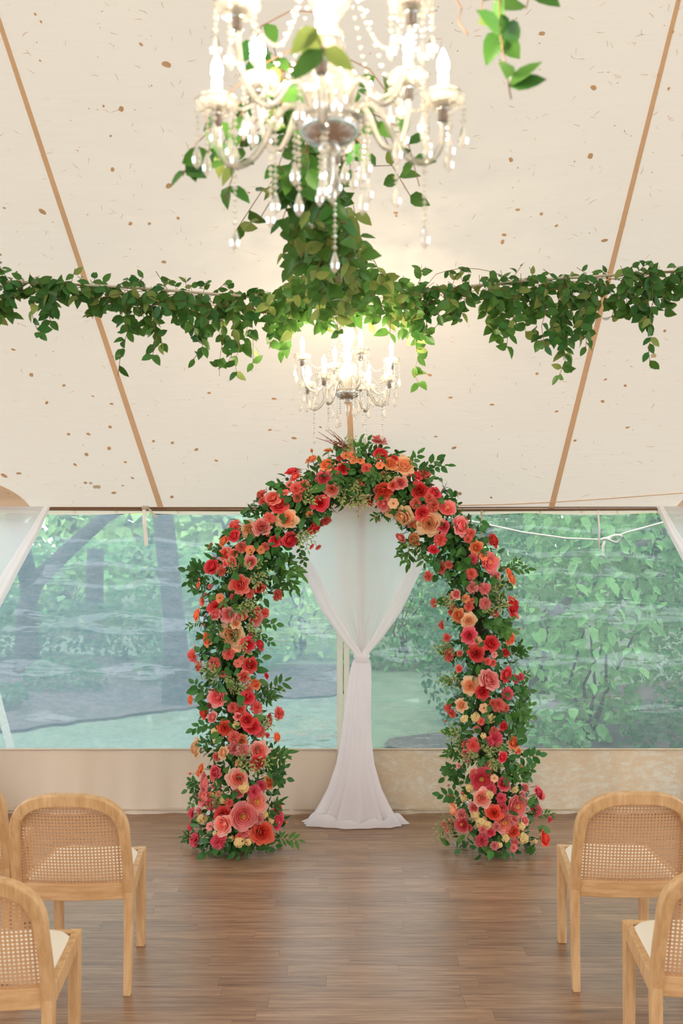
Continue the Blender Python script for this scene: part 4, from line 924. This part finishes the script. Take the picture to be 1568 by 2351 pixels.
def roof_frame(px, py, sc, off=0.0):
    p = on_roof(px, py); v_ = (YW-p.y)/(YW-YR); z = roof_pt((p.x-XL)/(XR-XL), v_)[2]
    # follow the line of sight to the slightly sagging sheet
    p = P(px, py, p.y-(p.z-z)*0.9); v_ = (YW-p.y)/(YW-YR); p.z = roof_pt((p.x-XL)/(XR-XL), v_)[2]-off
    a = rnd(0, 2*PI); t = Vector((1, 0, 0)); s_ = Vector((0, -1, SL)).normalized(); dv = t*math.cos(a)+s_*math.sin(a)
    return frame(p, dv, Vector((0, -SL, -1)), (sc, sc, 0.03)), p
known = [(382, 147, 20), (278, 248, 18), (388, 425, 16), (98, 484, 17), (376, 600, 14), (258, 388, 14), (299, 512, 13), (343, 512, 11), (409, 499, 11), (203, 995, 13), (253, 979, 13), (250, 1028, 12), (157, 995, 12), (199, 1042, 12), (172, 1065, 12), (288, 1060, 10), (304, 1096, 10), (261, 1130, 12), (196, 1107, 12), (10, 1090, 16), (44, 1085, 14), (395, 1140, 11), (396, 1015, 12), (352, 1012, 11), (451, 1031, 11), (496, 1056, 11), (256, 926, 11), (72, 858, 15), (108, 922, 10), (1355, 356, 19), (1362, 200, 15), (1173, 365, 15), (1244, 76, 14), (1188, 479, 12), (1243, 489, 12), (1158, 537, 13), (1388, 550, 13), (1154, 553, 12), (1034, 910, 12), (1130, 927, 11), (1080, 895, 10), (1042, 1026, 12), (1055, 1132, 12), (1278, 943, 11), (1384, 920, 11), (1320, 1010, 11), (1204, 1075, 10), (986, 858, 11), (630, 913, 13), (675, 1003, 12), (1340, 870, 10), (580, 580, 10), (908, 485, 12), (936, 562, 9), (30, 800, 11), (1440, 980, 11), (1500, 930, 10), (1390, 870, 10), (560, 930, 9), (480, 900, 9), (620, 985, 9), (655, 1010, 9), (970, 925, 9), (1000, 1000, 9), (1470, 1060, 9)]
random.seed(5)
for i in range(70):
    known.append((rnd(5, 1563), 1150-1140*random.random()**1.35, rnd(7, 11)))
for px, py, r in known:
    M, p = roof_frame(px, py, 1.0, 0.003); d = p.y
    k = random.choice((0, 2, 3, 4, 4, 4)) if r < 11 else random.choice((0, 1, 2, 3))
    M = M @ Matrix.Diagonal((r/FPX*d*(1.15 if k < 4 else 1.9), r/FPX*d*(1.15 if k < 4 else 1.5), 1, 1))
    link('dry_leaf', LME[k], mat=M, label=('oval dry leaf', 'oval dry leaf', 'ragged scrap of dry leaf', 'ragged scrap of dry leaf', 'thin curled sliver of dry leaf')[k]+' showing brown against the tent canvas', cat='dry leaf', group='leaf scraps on the tent roof')
b = MB()
for i in range(900):
    M, p = roof_frame(rnd(0, 1568), 1155-1150*random.random()**1.3, rnd(0.014, 0.032), 0.003)
    g = LM[4] if i % 3 else LM[2]; s_ = 1 if i % 3 else 0.35
    b.add([M @ Vector((v.x*s_, v.y*s_*(0.9 if i % 3 else 1), v.z*0.5)) for v in g.v], g.f)
b.build('roof_litter', 'dry_leaf', smooth=False, kind='stuff', label='tiny twigs and needles scattered over the tent canvas', cat='litter')

for px, py, r in ((222, 1117, 13), (208, 1108, 7), (1500, 815, 11), (1506, 790, 9)):
    M, p = roof_frame(px, py, 1.0, 0.0025); M = M @ Matrix.Diagonal((r/FPX*p.y*2, r/FPX*p.y*2, 0.3, 1)); o = link('water_stain', LM[2].mesh('water_stain', ['stain'], False), CEIL, M)
# ------------------------------------------------------------------ outdoors beyond the clear wall
ZG = -0.06
b = MB(); b.grid(lambda u, v: (-40+80*u, 6.5+54*v, ZG+0.25*v*math.sin(4*u+3*v)*(v > 0.1)), 30, 30); b.build('lawn', 'lawn', kind='structure')
b = MB(); b.box((0, -8, ZG-0.03), (80, 29, 0.04)); b.build('lawn_behind', 'lawn', kind='structure', smooth=False)
b = MB(); edge = [(-9, 8.6), (-3.0, 9.1), (-2.2, 9.7), (-1.4, 10.3), (-0.9, 10.9), (-0.6, 12.2), (-1.2, 13.6), (-4, 14.2), (-9, 14.0)]
ed2 = []
for (x0, y0), (x1, y1) in zip(edge, edge[1:]+edge[:1]):
    for k in range(8): ed2.append((x0+(x1-x0)*k/8, y0+(y1-y0)*k/8+rnd(-.06, .06)))
b.add([Vector((x, y, ZG+0.03)) for x, y in ed2], [tuple(range(len(ed2)))]); b.add([Vector((x, y, ZG+0.03)) for x, y in ((0.42, 8.75), (0.36, 8.5), (0.6, 8.2), (1.1, 7.9), (1.7, 7.4), (6, 7.2), (9, 9), (6, 13), (2.6, 11.2), (1.7, 9.6), (1.2, 9.05), (0.8, 8.95))], [tuple(range(12))])
b.build('mulch_bed', 'mulch', smooth=False, kind='structure')
def tree(label, name, pts, rads, crown=(), mat='tree_leaf', lsz=0.16, limbs=()):
    o = empty(name, pts[0], label, 'tree'); I = Matrix.Translation(-Vector(pts[0]))
    b = MB(); b.tube([I @ Vector(p) for p in pts], rads, 12)
    b.build('trunk', 'bark', o)
    for lp, lr in limbs:
        b = MB(); b.tube([I @ Vector(p) for p in lp], lr, 10); b.build('bough', 'bark', o)
    if crown: leafcloud(o, I, crown, mat, lsz)
    return o
QB = [(0, 0, 0), (0.27, 0.22, 0.05), (0.25, 0.6, 0.03), (0, 1, -0.15), (-0.25, 0.6, 0.03), (-0.27, 0.22, 0.05)]
QL = [(0, 0, 0), (0.42, 0.4, 0.06), (0, 1, -0.1), (-0.42, 0.4, 0.06)]
def leafcloud(o, I, blobs, mat, lsz, name='foliage'):
    b = MB()
    for (cx_, cy_, cz_, rx, ry, rz_, n) in blobs:
        for i in range(n):
            d = rvec(1)
            while d.length > 1 or d.length < 0.15: d = rvec(1)
            d *= (d.length**-0.45)
            p = Vector((cx_+d.x*rx, cy_+d.y*ry, cz_+d.z*rz_))
            if p.z < ZG+0.02 or p.y < 6.62: continue
            M = I @ frame(p, rvec(1)+Vector((0, 0, -0.5)), rvec(0.6)+Vector((0, -0.5, 0.8)), lsz*rnd(0.6, 1.2)); b.add([M @ Vector(v) for v in (QB if lsz < 0.16 else QL)], [(0, 1, 2, 3), (0, 3, 4, 5)] if lsz < 0.16 else [(0, 1, 2, 3)])
    b.build(name, mat, o, smooth=False, kind='stuff')
tree('straight grey tree trunk rising from the mulch edge', 'tree', [(-1.72, 10.45, ZG), (-1.75, 10.45, 0.8), (-1.88, 10.5, 1.9), (-2.05, 10.6, 4.5), (-2.1, 10.6, 7)], [0.17, 0.115, 0.11, 0.10, 0.08], [(-1.9, 10.8, 6.8, 2.4, 2.2, 1.6, 900)])
o = empty('tree_stump', (-3.75, 15.1, ZG), 'tall cut-off tree stump standing in the dark planting', 'tree stump')
b = MB(); b.tube([(0, 0, 0), (0, 0, .3), (0.01, 0, 1.0), (0.02, 0, 1.50)], [0.18, 0.14, 0.13, 0.125], 14); b.build('trunk', 'bark', o)
tree('tree with a thick bough slanting over the lawn', 'tree', [(-3.95, 12.5, ZG), (-3.95, 12.5, 0.8), (-3.85, 12.5, 1.1), (-3.3, 12.4, 1.6), (-2.9, 12.4, 1.95), (-2.2, 12.4, 2.3), (-1.4, 12.3, 3.0)], [0.17, 0.12, 0.11, 0.095, 0.085, 0.07, 0.05], [(-3.4, 12.8, 3.6, 1.8, 1.6, 1.0, 700)], limbs=[([(-3.9, 12.5, 1.0), (-4.2, 12.6, 2.2), (-4.4, 12.6, 4)], [0.12, 0.1, 0.07])])
tree('leaning dark tree limb behind the broad-leaved shrubs', 'tree', [(2.2, 11.2, ZG), (2.3, 11.2, 0.7), (2.75, 11.2, 1.15), (3.6, 11.1, 1.75), (4.8, 11.0, 2.6)], [0.11, 0.09, 0.07, 0.06, 0.05], [(4.4, 11.6, 3.4, 1.6, 0.8, 1.0, 700)])
BT = [(-9, 22, 'wide pale green tree far beyond the stump'), (-5.6, 20, 'bright loose tree behind the stump'), (-2.6, 21, 'airy green tree between the trunk and the stump'), (0.2, 23, 'soft green tree far behind the drape'), (2.8, 20, 'dense green tree behind the limb'), (6.0, 19, 'dark leafy tree behind the shrubs'), (9.5, 22, 'tall dark tree far beyond the shrubs'), (-13, 24, 'broad green tree at the far end of the lawn'), (13, 24, 'broad dark tree at the far end of the shrubs')]
for i, (x, y, lab) in enumerate(BT):
    tree(lab, 'tree', [(x, y, ZG), (x+0.1, y, 2.2), (x, y, 4.6)], [0.22, 0.17, 0.1], [(x, y, 1.9, 1.35, 1.2, 2.0, 1300), (x, y, 4.4, 1.45, 1.3, 2.1, 1100)], 'tree_leaf' if i < 4 or i == 7 else 'tree_dark', 0.30)
def shrub(label, blobs, mat, lsz):
    cx_, cy_ = blobs[0][0], blobs[0][1]; o = empty('shrub', (cx_, cy_, ZG), label, 'shrub'); I = Matrix.Translation((-cx_, -cy_, -ZG))
    b = MB()
    hh = min(1.0, (blobs[0][2]+blobs[0][5])*0.55)
    for k in range(5): b.tube([(rnd(-.05, .05), rnd(-.05, .05), 0), (rnd(-.2, .2)*hh, rnd(-.2, .2)*hh, 0.5*hh), (rnd(-.4, .4)*hh, rnd(-.3, .3)*hh, hh)], [0.02*hh, 0.014*hh, 0.008*hh], 6)
    b.build('branches', 'bark', o, kind='stuff'); leafcloud(o, I, blobs, mat, lsz)
shrub('broad-leaved pale shrub nearest the clear wall', [(2.15, 8.68, 1.0, 0.60, 0.5, 1.1, 900), (2.2, 8.68, 1.9, 0.60, 0.5, 0.5, 450)], 'shrub_leaf', 0.13)
shrub('tall leafy shrub under the knotted rope', [(3.45, 9.0, 0.9, 0.72, 0.6, 1.2, 2400), (3.45, 9.0, 2.1, 0.72, 0.6, 0.7, 800)], 'shrub_mid', 0.085)
shrub('dark bushy shrub beyond the knotted rope', [(4.95, 9.7, 1.0, 0.78, 0.8, 1.4, 2600), (4.95, 9.7, 2.3, 0.78, 0.7, 0.8, 1100)], 'shrub_dark', 0.09)
shrub('fine-leaved shrub beside the lawn edge', [(1.25, 9.4, 0.75, 0.55, 0.5, 0.9, 1600), (1.5, 9.8, 1.6, 0.7, 0.5, 0.7, 1000)], 'shrub_dark', 0.06)
shrub('airy tall shrub behind the fine-leaved one', [(2.75, 13.6, 1.2, 0.8, 0.6, 1.3, 1400)], 'tree_dark', 0.14)
shrub('low dark hedge in front of the stump', [(-3.9, 13.5, 0.3, 1.7, 0.45, 0.5, 1500)], 'shrub_dark', 0.10)
for x, y, r, h, n, mt, lab in ((-3.15, 11.3, 0.5, 0.25, 500, 'shrub_dark', 'small dark tuft on the mulch between bough and trunk'), (-4.6, 11.0, 0.6, 0.3, 600, 'shrub_mid', 'small green tuft on the mulch beside the bough tree'), (-1.2, 12.8, 0.45, 0.3, 500, 'shrub_mid', 'small green tuft at the mulch end by the lawn'), (-3.6, 10.1, 0.4, 0.16, 350, 'shrub_dark', 'low dark tuft at the mulch edge')):
    shrub(lab, [(x, y, 0.1, r, r*0.6, h, n)], mt, 0.08)
shrub('low groundcover just behind the straight trunk', [(-1.75, 11.8, 0.2, 0.72, 0.45, 0.35, 600)], 'shrub_dark', 0.10)
shrub('grey-green bank of shrubs behind the stump', [(-4.5, 17, 0.7, 3.2, 0.8, 0.9, 1500)], 'tree_dark', 0.2)
b = MB(); b.add([Vector((x+rnd(-.05, .05), y+rnd(-.05, .05), ZG+0.025)) for x, y in ((-1.0, 10.9), (-0.5, 10.75), (-0.1, 10.9), (0.15, 11.3), (0.3, 12.1), (0.2, 13.2), (-1.0, 13.2))], [tuple(range(7))]); b.build('mulch_path', 'mulch', kind='structure', smooth=False)
shrub('leafy green shrub behind the drape beside the mulch', [(-0.55, 13.9, 0.8, 0.9, 0.5, 1.2, 1700), (-0.2, 14.4, 1.9, 1.0, 0.6, 0.7, 800)], 'tree_leaf', 0.12)
shrub('dusky green shrub between the drape and the fine-leaved shrub', [(0.85, 13.0, 0.7, 0.7, 0.5, 1.1, 1500), (0.9, 13.1, 1.8, 0.75, 0.5, 0.6, 700)], 'shrub_mid', 0.11)
shrub('green bank of shrubs behind the drape', [(1.35, 17.6, 0.7, 2.2, 0.8, 0.9, 1100)], 'tree_leaf', 0.2)
for x, lab in ((-15.2, 'distant woodland bank far behind the stump'), (-6, 'distant woodland bank behind the loose tree'), (2.5, 'distant woodland bank far behind the drape'), (11, 'distant woodland bank behind the dark trees')):
    shrub(lab, [(x, 33, 2.4, 3.7, 1.5, 2.8, 2200), (x, 33, 5.5, 3.6, 1.5, 2.4, 1300)], 'tree_leaf' if x < 5 else 'tree_dark', 0.7)
for x, y, r, h, n, mt, lab in ((2.6, 7.62, 0.48, 0.45, 900, 'shrub_dark', 'low dark shrub hugging the scuffed tent skirt'), (3.95, 7.9, 0.68, 0.6, 1300, 'shrub_dark', 'low dark shrub under the tall leafy one'), (1.6, 7.75, 0.34, 0.3, 450, 'shrub_mid', 'low green shrub at the mulch corner beside the arch')):
    shrub(lab, [(x, y, 0.12, r, r*0.6, h, n)], mt, 0.07)
# rope outside, slung below the eave and knotted
b = MB(); yr = 6.75
rp = [P(px, py, yr) for px, py in ((1030, 1188), (1100, 1200), (1200, 1222), (1300, 1236), (1375, 1239), (1400, 1236), (1440, 1222), (1520, 1200), (1620, 1175), (1800, 1150))]
b.tube(rp, 0.0065, 8)
kn = P(1405, 1237, yr); b.tube([kn+Vector((0.06*math.cos(a)*(1+.15*math.sin(3*a)), -0.012*math.sin(2*a), 0.017*math.sin(a)+0.012*math.sin(2*a))) for a in [i*0.42 for i in range(31)]], 0.009, 8)
b.tube([kn+Vector((-0.04, 0, 0)), kn+Vector((-0.06, 0, -0.05)), kn+Vector((-0.062, 0, -0.11)), kn+Vector((-0.05, 0, -0.125))], 0.0095, 8)
b.build('guy_rope', 'rope', label='white rope slung outside the clear wall with a loose knot', cat='rope')
b = MB(); p0 = P(-60, 1400, 6.9); p1 = P(32, 1745, 7.3); b.grid(lambda u, v: (p0.x+(p1.x-p0.x)*v+0.03*(u*2-1), p0.y+(p1.y-p0.y)*v, p0.z+(p1.z-p0.z)*v), 1, 6)
b.grid(lambda u, v: (p1.x+0.1*v+0.03*(u*2-1), p1.y+0.08*v, p1.z+(ZG-p1.z)*v), 1, 3)
b.build('webbing_strap', 'hem', label='pale webbing strap slanting down to the lawn outside the clear wall', cat='strap')
